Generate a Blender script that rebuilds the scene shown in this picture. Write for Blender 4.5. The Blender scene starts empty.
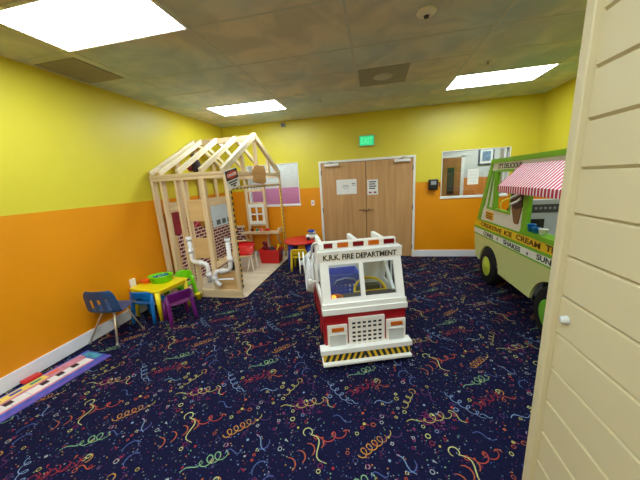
import bpy, bmesh, math, random
from mathutils import Vector, Matrix
R = math.radians
random.seed(7)
sc = bpy.context.scene
COL = sc.collection

# ------------------------------------------------------------------ materials
def lin(c):
    return tuple((x/255/12.92 if x/255 <= .04045 else ((x/255+.055)/1.055)**2.4) for x in c)
def newmat(name):
    m = bpy.data.materials.new(name); m.use_nodes = True
    nt = m.node_tree; b = nt.nodes['Principled BSDF']
    return m, nt, b
def mat(name, rgb, rough=.5, metal=0., var=.06, scale=9., spec=.5, bump=0.):
    """plain surface with a slight noise variation"""
    m, nt, b = newmat(name)
    N = nt.nodes.new; L = nt.links.new
    tc = N('ShaderNodeTexCoord'); nz = N('ShaderNodeTexNoise'); nz.inputs['Scale'].default_value = scale
    nz.inputs['Detail'].default_value = 3
    L(tc.outputs['Object'], nz.inputs['Vector'])
    rp = N('ShaderNodeValToRGB')
    c = lin(rgb)
    rp.color_ramp.elements[0].color = (*[x*(1-var) for x in c], 1)
    rp.color_ramp.elements[1].color = (*[min(1, x*(1+var)) for x in c], 1)
    rp.color_ramp.elements[0].position = .3; rp.color_ramp.elements[1].position = .7
    L(nz.outputs['Fac'], rp.inputs['Fac']); L(rp.outputs['Color'], b.inputs['Base Color'])
    b.inputs['Roughness'].default_value = rough; b.inputs['Metallic'].default_value = metal
    b.inputs['Specular IOR Level'].default_value = spec
    if bump:
        bp = N('ShaderNodeBump'); bp.inputs['Strength'].default_value = bump; bp.inputs['Distance'].default_value = .01
        L(nz.outputs['Fac'], bp.inputs['Height']); L(bp.outputs['Normal'], b.inputs['Normal'])
    return m
def wood(name, c1, c2, axis='Z', scale=1., rough=.55):
    """grain stretched along one axis"""
    m, nt, b = newmat(name); N = nt.nodes.new; L = nt.links.new
    tc = N('ShaderNodeTexCoord'); mp = N('ShaderNodeMapping')
    s = {'X': (1.2, 22, 22), 'Y': (22, 1.2, 22), 'Z': (22, 22, 1.2)}[axis]
    mp.inputs['Scale'].default_value = [k*scale for k in s]
    nz = N('ShaderNodeTexNoise'); nz.inputs['Scale'].default_value = 1; nz.inputs['Detail'].default_value = 5
    nz.inputs['Distortion'].default_value = .6
    rp = N('ShaderNodeValToRGB'); rp.color_ramp.elements[0].color = (*lin(c1), 1); rp.color_ramp.elements[1].color = (*lin(c2), 1)
    rp.color_ramp.elements[0].position = .3; rp.color_ramp.elements[1].position = .7
    L(tc.outputs['Object'], mp.inputs['Vector']); L(mp.outputs['Vector'], nz.inputs['Vector'])
    L(nz.outputs['Fac'], rp.inputs['Fac']); L(rp.outputs['Color'], b.inputs['Base Color'])
    b.inputs['Roughness'].default_value = rough
    return m
def emit(name, rgb, strength):
    m, nt, b = newmat(name)
    b.inputs['Base Color'].default_value = (*lin(rgb), 1)
    b.inputs['Emission Color'].default_value = (*lin(rgb), 1)
    b.inputs['Emission Strength'].default_value = strength
    return m
def two_tone(name, low, high, z, rough=.42, var=.03, spec=.5):
    """wall paint: one colour below the line z, another above it"""
    m, nt, b = newmat(name); N = nt.nodes.new; L = nt.links.new
    ge = N('ShaderNodeNewGeometry'); sp = N('ShaderNodeSeparateXYZ'); L(ge.outputs['Position'], sp.inputs['Vector'])
    gt = N('ShaderNodeMath'); gt.operation = 'GREATER_THAN'; gt.inputs[1].default_value = z; L(sp.outputs['Z'], gt.inputs[0])
    nz = N('ShaderNodeTexNoise'); nz.inputs['Scale'].default_value = 1.6; nz.inputs['Detail'].default_value = 4
    L(ge.outputs['Position'], nz.inputs['Vector'])
    def ramp(c):
        r = N('ShaderNodeValToRGB'); c = lin(c)
        r.color_ramp.elements[0].color = (*[x*(1-var) for x in c], 1); r.color_ramp.elements[1].color = (*[min(1, x*(1+var)) for x in c], 1)
        r.color_ramp.elements[0].position = .35; r.color_ramp.elements[1].position = .65
        L(nz.outputs['Fac'], r.inputs['Fac']); return r
    mx = N('ShaderNodeMix'); mx.data_type = 'RGBA'
    L(gt.outputs[0], mx.inputs['Factor']); L(ramp(low).outputs['Color'], mx.inputs['A']); L(ramp(high).outputs['Color'], mx.inputs['B'])
    L(mx.outputs['Result'], b.inputs['Base Color']); b.inputs['Roughness'].default_value = rough
    b.inputs['Specular IOR Level'].default_value = spec
    return m
def glass(name, tint=(235, 242, 240), gloss=.07):
    m = bpy.data.materials.new(name); m.use_nodes = True; nt = m.node_tree; nt.nodes.clear(); N = nt.nodes.new; L = nt.links.new
    o = N('ShaderNodeOutputMaterial'); t = N('ShaderNodeBsdfTransparent'); g = N('ShaderNodeBsdfGlossy'); x = N('ShaderNodeMixShader')
    t.inputs['Color'].default_value = (*lin(tint), 1); g.inputs['Roughness'].default_value = .03
    x.inputs[0].default_value = gloss
    L(t.outputs[0], x.inputs[1]); L(g.outputs[0], x.inputs[2]); L(x.outputs[0], o.inputs['Surface'])
    return m
def ceiling_mat():
    m, nt, b = newmat('ceiling_tile'); N = nt.nodes.new; L = nt.links.new
    ge = N('ShaderNodeNewGeometry')
    n1 = N('ShaderNodeTexNoise'); n1.inputs['Scale'].default_value = 2.6; n1.inputs['Detail'].default_value = 6; n1.inputs['Distortion'].default_value = .8
    n2 = N('ShaderNodeTexNoise'); n2.inputs['Scale'].default_value = .7; n2.inputs['Detail'].default_value = 3
    L(ge.outputs['Position'], n1.inputs['Vector']); L(ge.outputs['Position'], n2.inputs['Vector'])
    r1 = N('ShaderNodeValToRGB'); e = r1.color_ramp.elements
    e[0].position = .40; e[0].color = (*lin(CEIL_A), 1); e[1].position = .64; e[1].color = (*lin(CEIL_B), 1)
    L(n1.outputs['Fac'], r1.inputs['Fac'])
    r2 = N('ShaderNodeValToRGB'); e = r2.color_ramp.elements
    e[0].position = .42; e[0].color = (*lin(CEIL_C), 1); e[1].position = .6; e[1].color = (*lin(CEIL_D), 1)
    L(n2.outputs['Fac'], r2.inputs['Fac'])
    mx = N('ShaderNodeMix'); mx.data_type = 'RGBA'; mx.inputs['Factor'].default_value = .5
    L(r1.outputs['Color'], mx.inputs['A']); L(r2.outputs['Color'], mx.inputs['B'])
    L(mx.outputs['Result'], b.inputs['Base Color']); b.inputs['Roughness'].default_value = .9
    return m
def brick_mat():
    m, nt, b = newmat('printed_brick'); N = nt.nodes.new; L = nt.links.new
    tc = N('ShaderNodeTexCoord'); sp = N('ShaderNodeSeparateXYZ'); cb = N('ShaderNodeCombineXYZ')
    L(tc.outputs['Object'], sp.inputs['Vector']); ad = N('ShaderNodeMath'); ad.operation = 'ADD'; L(sp.outputs['X'], ad.inputs[0]); L(sp.outputs['Y'], ad.inputs[1]); L(ad.outputs[0], cb.inputs['X']); L(sp.outputs['Z'], cb.inputs['Y'])
    bt = N('ShaderNodeTexBrick'); bt.inputs['Scale'].default_value = 1
    bt.inputs['Brick Width'].default_value = .15; bt.inputs['Row Height'].default_value = .062; bt.inputs['Mortar Size'].default_value = .0095
    bt.inputs['Color1'].default_value = (*lin((110, 25, 38)), 1); bt.inputs['Color2'].default_value = (*lin((92, 18, 30)), 1)
    bt.inputs['Mortar'].default_value = (*lin((226, 205, 190)), 1)
    L(cb.outputs['Vector'], bt.inputs['Vector']); L(bt.outputs['Color'], b.inputs['Base Color']); b.inputs['Roughness'].default_value = .6
    return m

CEIL_A, CEIL_B = (178, 192, 196), (230, 230, 218)
CEIL_C, CEIL_D = (222, 208, 186), (180, 206, 218)
YEL, ORA = (217, 200, 54), (232, 146, 0)
M = {}
M['wall'] = two_tone('wall_paint', ORA, YEL, 1.559)
M['hall'] = two_tone('hall_paint', (222, 140, 60), (214, 214, 210), 1.56)
M['pink'] = two_tone('playroom_paint', (216, 132, 182), (222, 222, 220), 1.56)
M['ceil'] = ceiling_mat()
M['grid'] = mat('ceiling_grid_paint', (196, 202, 198), .6)
M['white'] = mat('white_gloss_paint', (238, 238, 232), .35, var=.02)
M['base'] = mat('baseboard_white', (232, 232, 236), .4, var=.02)
M['warmwhite'] = mat('warm_white_laminate', (236, 232, 222), .35, var=.02)
M['panel'] = emit('light_diffuser', (229, 246, 255), 20)
M['alu'] = mat('brushed_metal', (190, 190, 186), .35, .9)
M['chrome'] = mat('chrome_tube', (225, 215, 190), .3, .8)
M['black'] = mat('black_plastic', (22, 22, 24), .4)
M['rubber'] = mat('black_rubber', (20, 20, 22), .75, spec=.3)
M['dgrey'] = mat('dark_grey_plastic', (62, 62, 66), .5)
M['grey'] = mat('grey_plastic', (150, 150, 150), .5)
M['ventgrey'] = mat('grey_vent_paint', (160, 152, 142), .6)
M['vent2'] = mat('speaker_panel_paint', (150, 150, 140), .6)
M['doorwood'] = wood('door_veneer', (182, 132, 82), (206, 160, 106), 'Z', .6, .45)
M['hdoor'] = wood('hall_door_veneer', (150, 96, 48), (178, 122, 66), 'Z', .6, .45)
M['pine'] = wood('pine_lumber', (210, 180, 138), (232, 208, 168), 'Z', 1.)
M['pinex'] = wood('pine_lumber_long', (210, 180, 138), (232, 208, 168), 'X', 1.)
M['piney'] = wood('pine_lumber_deep', (210, 180, 138), (232, 208, 168), 'Y', 1.)
M['rafter'] = wood('rafter_lumber', (226, 206, 168), (242, 226, 194), 'Y', .7)
M['ply'] = wood('plywood_sheet', (206, 166, 108), (222, 186, 132), 'X', .35)
M['plaque'] = wood('dark_plywood', (184, 130, 74), (212, 164, 106), 'Y', .8)
M['lam'] = wood('floor_laminate', (196, 176, 148), (222, 206, 180), 'X', .4, .4)
M['brick'] = brick_mat()
M['maroon'] = mat('maroon_print', (138, 28, 48), .5, var=.18, scale=14)
M['olive'] = mat('olive_print', (150, 105, 25), .5, var=.2, scale=12)
M['skyprint'] = mat('pale_blue_print', (196, 212, 222), .45, var=.06, scale=5)
M['pvc'] = mat('white_pipe', (240, 240, 242), .3, var=.02)
M['red'] = mat('red_plastic', (205, 22, 26), .35)
M['redpaint'] = mat('fire_red_paint', (158, 16, 22), .38)
M['dred'] = mat('dark_red_lens', (112, 12, 20), .2)
M['amber'] = mat('amber_lens', (190, 96, 24), .2)
M['lens'] = mat('headlight_grey', (196, 200, 196), .25)
M['glow'] = emit('lit_amber_bulb', (255, 150, 50), 3.0)
M['yellow'] = mat('yellow_plastic', (250, 222, 20), .35, var=.03)
M['dyellow'] = mat('mustard_plastic', (222, 186, 20), .4)
M['blue'] = mat('sky_blue_plastic', (10, 110, 185), .35)
M['navy'] = mat('navy_shell', (28, 72, 120), .38)
M['cobalt'] = mat('cobalt_plastic', (30, 50, 160), .4)
M['crateblue'] = mat('crate_blue', (70, 100, 215), .4)
M['purple'] = mat('purple_plastic', (104, 22, 108), .35)
M['lime'] = mat('lime_plastic', (118, 214, 20), .35)
M['teal'] = mat('teal_plastic', (20, 140, 120), .5)
M['orange'] = mat('orange_plastic', (240, 92, 10), .4)
M['cream'] = mat('siding_paint', (197, 185, 147), .45, var=.02, scale=3)
M['creamt'] = mat('corner_trim_paint', (198, 186, 148), .45, var=.02, scale=3)
M['truckgreen'] = mat('truck_lower_paint', (206, 212, 138), .4, var=.02)
M['lime2'] = mat('truck_green_trim', (116, 178, 36), .4)
M['cream2'] = mat('truck_upper_white', (228, 224, 208), .4, var=.02)
M['band'] = mat('truck_yellow_band', (238, 198, 34), .4, var=.03)
M['whitec'] = mat('truck_white_band', (236, 236, 228), .4, var=.02)
M['brown'] = mat('lettering_brown', (104, 62, 12), .5)
M['dkgreen'] = mat('lettering_dark_green', (14, 60, 42), .5)
M['ink'] = mat('dark_ink', (30, 30, 34), .6)
M['olivei'] = mat('lettering_gold_black', (62, 52, 22), .5)
M['hub'] = mat('hub_yellow_green', (190, 206, 60), .4)
M['hub2'] = mat('hub_green', (116, 190, 50), .4)
M['awnred'] = mat('awning_red', (196, 10, 74), .6)
M['awnwhite'] = mat('awning_white', (244, 236, 238), .6, var=.02)
M['cone'] = mat('cone_brown', (132, 92, 58), .6, var=.15, scale=40)
M['choc'] = mat('chocolate_brown', (58, 34, 32), .5)
M['paper'] = mat('paper_white', (236, 234, 226), .7, var=.02)
M['exit'] = emit('exit_sign_face', (50, 200, 130), .62)
M['exitl'] = emit('exit_sign_letters', (90, 235, 160), 1.0)
M['handle'] = mat('oak_brown_handle', (150, 120, 80), .35, .6)
M['glass'] = glass('window_glass')
M['plexi'] = glass('clear_plastic', (240, 244, 246), .05)
M['art'] = mat('blue_grey_print', (110, 140, 170), .6, var=.35, scale=14)
M['hose'] = mat('white_hose', (226, 226, 228), .6, var=.05)
M['tape'] = mat('caution_black', (24, 24, 22), .5)
M['matblue'] = mat('mat_blue', (66, 84, 176), .6, var=.3, scale=16)
M['matyel'] = mat('mat_yellow', (238, 208, 92), .6, var=.08)
M['matpink'] = mat('mat_pink', (206, 132, 146), .6, var=.2, scale=18)
M['matkey'] = mat('mat_keys_white', (228, 224, 220), .6)
M['blk2'] = mat('piano_black', (44, 20, 26), .6)
M['hfloor'] = mat('hall_floor', (150, 140, 128), .6)
M['toypink'] = mat('pink_plastic', (226, 110, 120), .5)

# ------------------------------------------------------------------ mesh builder
class MB:
    def __init__(s): s.bm = bmesh.new()
    def _add(s, vs, fs, m):
        V = [s.bm.verts.new(v) for v in vs]
        for f in fs:
            try: s.bm.faces.new([V[i] for i in f]).material_index = m
            except ValueError: pass
        return s
    def box(s, x0, x1, y0, y1, z0, z1, m=0):
        return s._add([(x, y, z) for z in (z0, z1) for y in (y0, y1) for x in (x0, x1)],
                      [(0, 2, 3, 1), (4, 5, 7, 6), (0, 1, 5, 4), (2, 6, 7, 3), (0, 4, 6, 2), (1, 3, 7, 5)], m)
    def beam(s, p, q, w, h, up=(0, 0, 1), m=0):
        """rectangular bar from p to q, w across, h along 'up'"""
        p, q = Vector(p), Vector(q); d = (q-p).normalized(); sd = d.cross(Vector(up)).normalized(); u = sd.cross(d)
        vs = [c + sd*a*w/2 + u*b*h/2 for c in (p, q) for b in (-1, 1) for a in (-1, 1)]
        return s._add(vs, [(0, 1, 3, 2), (4, 6, 7, 5), (0, 4, 5, 1), (2, 3, 7, 6), (0, 2, 6, 4), (1, 5, 7, 3)], m)
    def prism(s, pts, f, m=0, mside=None):
        """pts: 2-D outline, f(a,b,t) -> 3-D with t = 0 or 1"""
        n = len(pts); mside = m if mside is None else mside
        vs = [f(a, b, t) for t in (0, 1) for a, b in pts]
        V = [s.bm.verts.new(v) for v in vs]
        s.bm.faces.new(V[:n][::-1]).material_index = m; s.bm.faces.new(V[n:]).material_index = m
        for i in range(n):
            j = (i+1) % n; s.bm.faces.new((V[i], V[j], V[n+j], V[n+i])).material_index = mside
        return s
    def tube(s, path, r, n=10, m=0, caps=True, rs=None):
        P = [Vector(p) for p in path]; k = len(P); rings = []; ref = None
        for i, p in enumerate(P):
            d = (P[min(i+1, k-1)] - P[max(i-1, 0)]).normalized()
            if ref is None: ref = Vector((0, 0, 1)) if abs(d.z) < .9 else Vector((1, 0, 0))
            a = d.cross(ref)
            if a.length < 1e-4: a = d.orthogonal()
            a.normalize(); b = a.cross(d).normalized(); ref = b
            rr = rs[i] if rs else r
            rings.append([s.bm.verts.new(p + (a*math.cos(2*math.pi*j/n) + b*math.sin(2*math.pi*j/n))*rr) for j in range(n)])
        for A, B in zip(rings, rings[1:]):
            for j in range(n):
                f = s.bm.faces.new((A[j], A[(j+1) % n], B[(j+1) % n], B[j])); f.material_index = m; f.smooth = True
        if caps:
            s.bm.faces.new(rings[0][::-1]).material_index = m; s.bm.faces.new(rings[-1]).material_index = m
        return s
    def lathe(s, prof, n=24, c=(0, 0, 0), m=0, sx=1., sy=1., axis='Z'):
        """prof: list of (radius, height)"""
        rings = []
        for r, h in prof:
            ring = []
            for j in range(n):
                a = 2*math.pi*j/n; x, y = r*math.cos(a)*sx, r*math.sin(a)*sy
                v = {'Z': (x, y, h), 'X': (h, x, y), 'Y': (y, h, x)}[axis]
                ring.append(s.bm.verts.new(Vector(c)+Vector(v)))
            rings.append(ring)
        for A, B in zip(rings, rings[1:]):
            for j in range(n):
                f = s.bm.faces.new((A[j], A[(j+1) % n], B[(j+1) % n], B[j])); f.material_index = m; f.smooth = True
        s.bm.faces.new(rings[0][::-1]).material_index = m; s.bm.faces.new(rings[-1]).material_index = m
        return s
    def torus(s, c, Rr, r, axis=(0, 0, 1), n=32, k=8, m=0, a0=0, a1=360, ell=1.):
        ax = Vector(axis).normalized(); a = ax.orthogonal().normalized()
        if abs(ax.z) < .9: a = Vector((0, 0, 1)).cross(ax).normalized()
        b = ax.cross(a); full = abs(a1-a0-360) < 1e-6
        pts = [Vector(c)+(a*math.cos(t)+b*math.sin(t)*ell)*Rr for t in [R(a0+(a1-a0)*i/n) for i in range(n+1)]]
        return s.tube(pts, r, k, m, caps=not full)
    def ball(s, c, r, m=0, sx=1, sy=1, sz=1, n=14):
        prof = [(max(1e-3, r*math.sin(math.pi*i/10)), -r*math.cos(math.pi*i/10)*sz) for i in range(11)]
        return s.lathe(prof, n, c, m, sx, sy)
    def quad(s, *p, m=0): return s._add(p, [tuple(range(len(p)))], m)
    def grid(s, fn, nu, nv, m=0, mask=None):
        V = [[s.bm.verts.new(fn(i/nu, j/nv)) for j in range(nv+1)] for i in range(nu+1)]
        for i in range(nu):
            for j in range(nv):
                if mask and mask(i, j): continue
                f = s.bm.faces.new((V[i][j], V[i+1][j], V[i+1][j+1], V[i][j+1])); f.material_index = m; f.smooth = True
        return s
    def build(s, name, mats, parent=None, bevel=0, solid=0, sub=0, smooth=False):
        bmesh.ops.recalc_face_normals(s.bm, faces=s.bm.faces)
        me = bpy.data.meshes.new(name)
        if smooth:
            for f in s.bm.faces: f.smooth = True
        s.bm.to_mesh(me); s.bm.free()
        for x in (mats if isinstance(mats, (list, tuple)) else [mats]): me.materials.append(M[x] if isinstance(x, str) else x)
        o = bpy.data.objects.new(name, me); COL.objects.link(o)
        if parent: o.parent = parent
        if solid:
            md = o.modifiers.new('solid', 'SOLIDIFY'); md.thickness = solid; md.offset = 0
        if bevel:
            md = o.modifiers.new('bevel', 'BEVEL'); md.width = bevel; md.segments = 2; md.limit_method = 'ANGLE'; md.angle_limit = R(40)
        if sub:
            md = o.modifiers.new('sub', 'SUBSURF'); md.levels = sub; md.render_levels = sub
        return o
def tag(o, label, cat, group=None, kind=None):
    o['label'] = label; o['category'] = cat
    if group: o['group'] = group
    if kind: o['kind'] = kind
    return o
def thing(name, label, cat, loc=(0, 0, 0), rz=0, group=None):
    o = bpy.data.objects.new(name, None); COL.objects.link(o); o.empty_display_size = .05
    o.location = loc; o.rotation_euler = (0, 0, rz)
    return tag(o, label, cat, group)
def struct(o, label=None, cat=None):
    o['kind'] = 'structure'
    if label: o['label'] = label
    if cat: o['category'] = cat
    return o
def mb(): return MB()
def text(s, name, mats, parent, origin, right, up, width, height, depth=.003, bold=.0):
    """lettering fitted to a width x height rectangle whose lower left corner is origin"""
    cu = bpy.data.curves.new(name, 'FONT'); cu.body = s; cu.size = 1; cu.extrude = 0; cu.offset = bold; cu.resolution_u = 3
    t = bpy.data.objects.new('t', cu); COL.objects.link(t)
    dg = bpy.context.evaluated_depsgraph_get(); me = bpy.data.meshes.new_from_object(t.evaluated_get(dg))
    bpy.data.objects.remove(t); bpy.data.curves.remove(cu)
    xs = [v.co.x for v in me.vertices]; ys = [v.co.y for v in me.vertices]
    x0, x1, y0, y1 = min(xs), max(xs), min(ys), max(ys)
    right = Vector(right).normalized(); up = Vector(up).normalized(); nrm = right.cross(up); o = Vector(origin)
    for v in me.vertices:
        v.co = o + right*((v.co.x-x0)/(x1-x0)*width) + up*((v.co.y-y0)/(y1-y0)*height) + nrm*depth
    me.name = name; me.materials.clear(); me.materials.append(M[mats])
    b = bmesh.new(); b.from_mesh(me)
    bmesh.ops.solidify(b, geom=b.faces[:], thickness=min(depth*.8, .004)); b.to_mesh(me); b.free()
    ob = bpy.data.objects.new(name, me); COL.objects.link(ob)
    if parent: ob.parent = parent
    return ob

# ------------------------------------------------------------------ camera
F, YAW, PITCH, ROLL, CH = 267.538, -.2069, .2185, -.0586, 1.7094
cy, sy, cp, sp = math.cos(YAW), math.sin(YAW), math.cos(PITCH), math.sin(PITCH)
fw = Vector((sy*cp, cy*cp, -sp)); r0 = Vector((cy, -sy, 0)); u0 = r0.cross(fw)
rr = r0*math.cos(ROLL)+u0*math.sin(ROLL); uu = -r0*math.sin(ROLL)+u0*math.cos(ROLL)
cam = bpy.data.cameras.new('camera'); cam.sensor_width = 36; cam.lens = 36*F/640; cam.clip_start = .02
co = bpy.data.objects.new('camera', cam); COL.objects.link(co)
co.matrix_world = Matrix(((rr.x, uu.x, -fw.x, 0), (rr.y, uu.y, -fw.y, 0), (rr.z, uu.z, -fw.z, CH), (0, 0, 0, 1)))
sc.camera = co

# ------------------------------------------------------------------ room shell
XL, XR, YB, YF, H = -3.314, 2.961, 5.83, -2.6, 2.982
struct(mb().box(XL-.12, XL, YF-.12, YB+.14, 0, H).build('wall_left', 'wall'))
struct(mb().box(XR, XR+.12, YF-.12, YB+.14, 0, H).build('wall_right', 'wall'))
struct(mb().box(XL-.12, XR+.12, YF-.12, YF, 0, H).build('wall_front', 'wall'))
# back wall with two window holes and the door hole
WL = (-2.83, -1.62, 1.22, 2.12); DR = (-1.11, .775, 0, 2.055); WR = (1.31, 2.51, 1.245, 2.125)
w = mb(); xs = XL-.12
for (a, b, z0, z1) in (WL, DR, WR):
    w.box(xs, a, YB, YB+.14, 0, H)
    if z0 > 0: w.box(a, b, YB, YB+.14, 0, z0)
    w.box(a, b, YB, YB+.14, z1, H); xs = b
w.box(xs, XR+.12, YB, YB+.14, 0, H)
struct(w.build('wall_back', 'wall'))
struct(mb().box(XL-.12, XR+.12, YF-.12, YB+.14, H, H+.1).build('ceiling', 'ceil'))
# ceiling grid bars
g = mb()
for x in (-2.69, -1.46, -.2, 1.09, 2.325): g.box(x-.012, x+.012, YF, YB, H-.004, H)
yl = [2.265-.6096*k for k in range(0, 8)] + [2.84, 3.0, 3.63, 4.28, 4.895, 5.5]
for y in (2.265, 3.04, 3.63, 4.28, 4.90, 5.5, 1.66, 1.05, .44, -.17, -.78, -1.39, -2.0): g.box(XL, XR, y-.009, y+.009, H-.003, H)
gr = struct(g.build('ceiling_grid', 'grid'))
gr.parent = bpy.data.objects['ceiling']
# baseboards
def baseboard(name, b): return struct(b.build(name, 'base', bevel=.004))
baseboard('baseboard_left', mb().box(XL, XL+.016, YF, YB, 0, .14))
b = mb().box(XL, DR[0]-.045, YB-.016, YB, 0, .14).box(DR[1]+.045, XR, YB-.016, YB, 0, .14)
baseboard('baseboard_back', b)
baseboard('baseboard_right', mb().box(XR-.016, XR, 1.1, YB, 0, .14))

# carpet with its woven confetti pattern
CARP = [(17, 17, 46), (176, 124, 52), (112, 134, 170), (166, 152, 84), (112, 148, 112), (156, 80, 50), (174, 172, 112), (66, 82, 134),
        (122, 38, 48), (108, 32, 78), (78, 42, 88), (54, 82, 108), (142, 146, 150), (60, 58, 92), (164, 68, 50)]
cm = [mat('carpet_navy' if i == 0 else 'carpet_yarn_%d' % i, c, .95, var=.25 if i == 0 else .1, scale=60, spec=.1) for i, c in enumerate(CARP)]
P = .945
shapes = []                                      # (list of polygons, colour)
def ribbon(pts, w, c):
    out = []
    n = len(pts); L = []
    for i in range(n):
        a, b_ = pts[max(i-1, 0)], pts[min(i+1, n-1)]; dx, dy = b_[0]-a[0], b_[1]-a[1]; l = math.hypot(dx, dy) or 1
        ww = w*.78*(.55+.45*math.sin(math.pi*min(1, .15+.85*i/(n-1))))
        L.append(((pts[i][0]-dy/l*ww, pts[i][1]+dx/l*ww), (pts[i][0]+dy/l*ww, pts[i][1]-dx/l*ww)))
    for (a, b_), (c_, d) in zip(L, L[1:]): out.append((b_, d, c_, a))
    shapes.append((out, c))
def frame(p, q):
    dx, dy = q[0]-p[0], q[1]-p[1]; l = math.hypot(dx, dy); ux, uy = dx/l, dy/l
    return l, lambda t, o: (p[0]+ux*t-uy*o, p[1]+uy*t+ux*o)
def spring(p, q, loops, rad, w, c, tail=.0):
    l, f = frame(p, q); pts = []
    n = loops*14
    for i in range(n+1):
        t = i/n; k = 1
        if tail and t < tail: k = t/tail
        if tail and t > 1-tail: k = (1-t)/tail
        a = 2*math.pi*loops*t
        pts.append(f(l*t - rad*.9*k*math.sin(a), rad*k*(math.cos(a)-.2)))
    ribbon(pts, w, c)
def wave(p, q, n, amp, w, c):
    l, f = frame(p, q)
    ribbon([f(l*i/(n*10), amp*math.sin(2*math.pi*i/10)) for i in range(n*10+1)], w, c)
def arc(cx, cy_, r, a0, a1, w, c):
    ribbon([(cx+r*math.cos(R(a0+(a1-a0)*i/10)), cy_+r*math.sin(R(a0+(a1-a0)*i/10))) for i in range(11)], w, c)
spring((-.12, 1.36), (.05, 1.52), 5, .028, .0042, 1, .1); arc(.06, 1.545, .03, -90, 40, .004, 3)
spring((-.42, 1.97), (-.19, 1.75), 5, .026, .0036, 2, .2); wave((-.22, 1.78), (-.14, 1.77), 1, .012, .0036, 2)
wave((-.74, 1.65), (-.60, 1.69), 1, .012, .0042, 3); spring((-.61, 1.69), (-.43, 1.77), 3, .034, .0042, 3, .1); wave((-.43, 1.79), (-.33, 1.70), 1, .016, .004, 6)
wave((-1.20, 1.09), (-1.09, 1.17), 1, .012, .0048, 4); spring((-1.10, 1.17), (-.98, 1.25), 3, .032, .0046, 4, .08); wave((-.98, 1.24), (-.88, 1.29), 1, .025, .004, 7)
for k in range(4): arc(-.545+.05*k, 1.235+.055*k, .045, -40, 110, .0052, 5)
spring((-.36, 1.44), (-.22, 1.51), 2, .03, .0042, 14, .1); arc(-.21, 1.50, .025, 20, 160, .004, 5)
arc(-.475, 1.47, .032, -30, 250, .005, 6); wave((-.455, 1.455), (-.31, 1.28), 1, .035, .005, 6)
arc(-.76, 1.35, .045, -120, 40, .005, 7); arc(-.70, 1.18, .055, 60, 220, .005, 7); arc(-.62, 1.11, .05, 80, 250, .005, 7); wave((-.83, 1.40), (-.72, 1.30), 1, .012, .004, 2)
for k in range(5): arc(-.22+.04*k, 1.86+.03*k, .035, -60, 100, .0044, 8)
wave((-.24, 1.85), (-.0, 2.0), 3, .02, .004, 8); arc(.0, 2.02, .03, -60, 90, .0042, 1)
spring((-.75, 1.77), (-.68, 1.93), 3, .022, .004, 3, .1); arc(-.665, 1.94, .025, -60, 180, .004, 1)
for k in range(3): wave((-.66+.02*k, 1.68+.03*k), (-.52+.02*k, 1.62+.03*k), 2, .014, .0045, 9)
wave((-.50, 1.86), (-.62, 1.98), 2, .016, .0045, 10); wave((-.05, 1.62), (.1, 1.70), 2, .016, .004, 10); wave((-.9, 1.48), (-.78, 1.56), 1, .02, .004, 10)
wave((-.32, 1.62), (-.18, 1.60), 1, .02, .0042, 7); wave((-.02, 1.78), (.12, 1.83), 1, .02, .0042, 2); wave((-.95, 1.95), (-.84, 1.99), 1, .018, .004, 5)
def poly(cx, cy_, n, r, a, c, hollow=0):
    if hollow:
        ps = []
        for i in range(n):
            t0, t1 = a+2*math.pi*i/n, a+2*math.pi*(i+1)/n; ri = r*hollow
            ps.append(((cx+r*math.cos(t0), cy_+r*math.sin(t0)), (cx+r*math.cos(t1), cy_+r*math.sin(t1)), (cx+ri*math.cos(t1), cy_+ri*math.sin(t1)), (cx+ri*math.cos(t0), cy_+ri*math.sin(t0))))
        shapes.append((ps, c))
    else:
        shapes.append(([tuple((cx+r*math.cos(a+2*math.pi*i/n), cy_+r*math.sin(a+2*math.pi*i/n)) for i in range(n))], c))
rnd = random.Random(3)
for k in range(92):
    x, y = rnd.uniform(0, P), rnd.uniform(0, P); c = rnd.choice([3, 4, 5, 8, 8, 9, 10, 2, 12, 6, 14, 13]); a = rnd.uniform(0, 6.28); t = rnd.random()
    if t < .4: poly(x, y, 10, rnd.uniform(.012, .019), a, c, .68)
    elif t < .58: poly(x, y, 4, rnd.uniform(.011, .016), a, c, .55)
    elif t < .78: poly(x, y, 4, rnd.uniform(.009, .014), a, c)
    elif t < .9:
        shapes.append(([((x, y), (x+.034*math.cos(a), y+.034*math.sin(a)), (x+.03*math.cos(a+.5), y+.03*math.sin(a+.5)))], c))
    else: poly(x, y, 8, rnd.uniform(.009, .013), a, c)
for k in range(820):
    x, y = rnd.uniform(0, P), rnd.uniform(0, P); poly(x, y, 4, rnd.uniform(.003, .0058), rnd.uniform(0, 3), rnd.choice([2, 7, 7, 10, 10, 11, 11, 11, 12, 13, 13, 13, 13, 9, 8, 4, 1]))
f = mb(); f.box(XL-.12, XR+.12, YF-.12, YB+.14, -.08, 0)
verts, faces, mi = [], [], []
for ix in range(-4, 5):
    for iy in range(-2, 7):
        for k, (ps, c) in enumerate(shapes):
            z = .0006+.00002*(k % 40)
            for q in ps:
                pts = [(a+ix*P, b_+iy*P) for a, b_ in q]
                x, y = pts[0]
                if not (XL+.02 < x < XR-.02 and -1.2 < y < YB-.02): continue
                if any(px < XL or px > XR or py > YB for px, py in pts): continue
                faces.append(tuple(range(len(verts), len(verts)+len(pts)))); verts += [(px, py, z) for px, py in pts]; mi.append(c)
me = bpy.data.meshes.new('confetti'); me.from_pydata(verts, [], faces); me.polygons.foreach_set('material_index', mi)
bmesh.ops.recalc_face_normals(f.bm, faces=f.bm.faces)
f.bm.from_mesh(me); bpy.data.meshes.remove(me)
me = bpy.data.meshes.new('floor'); f.bm.to_mesh(me); f.bm.free()
for x in cm: me.materials.append(x)
fl = bpy.data.objects.new('floor', me); COL.objects.link(fl); struct(fl)

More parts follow.
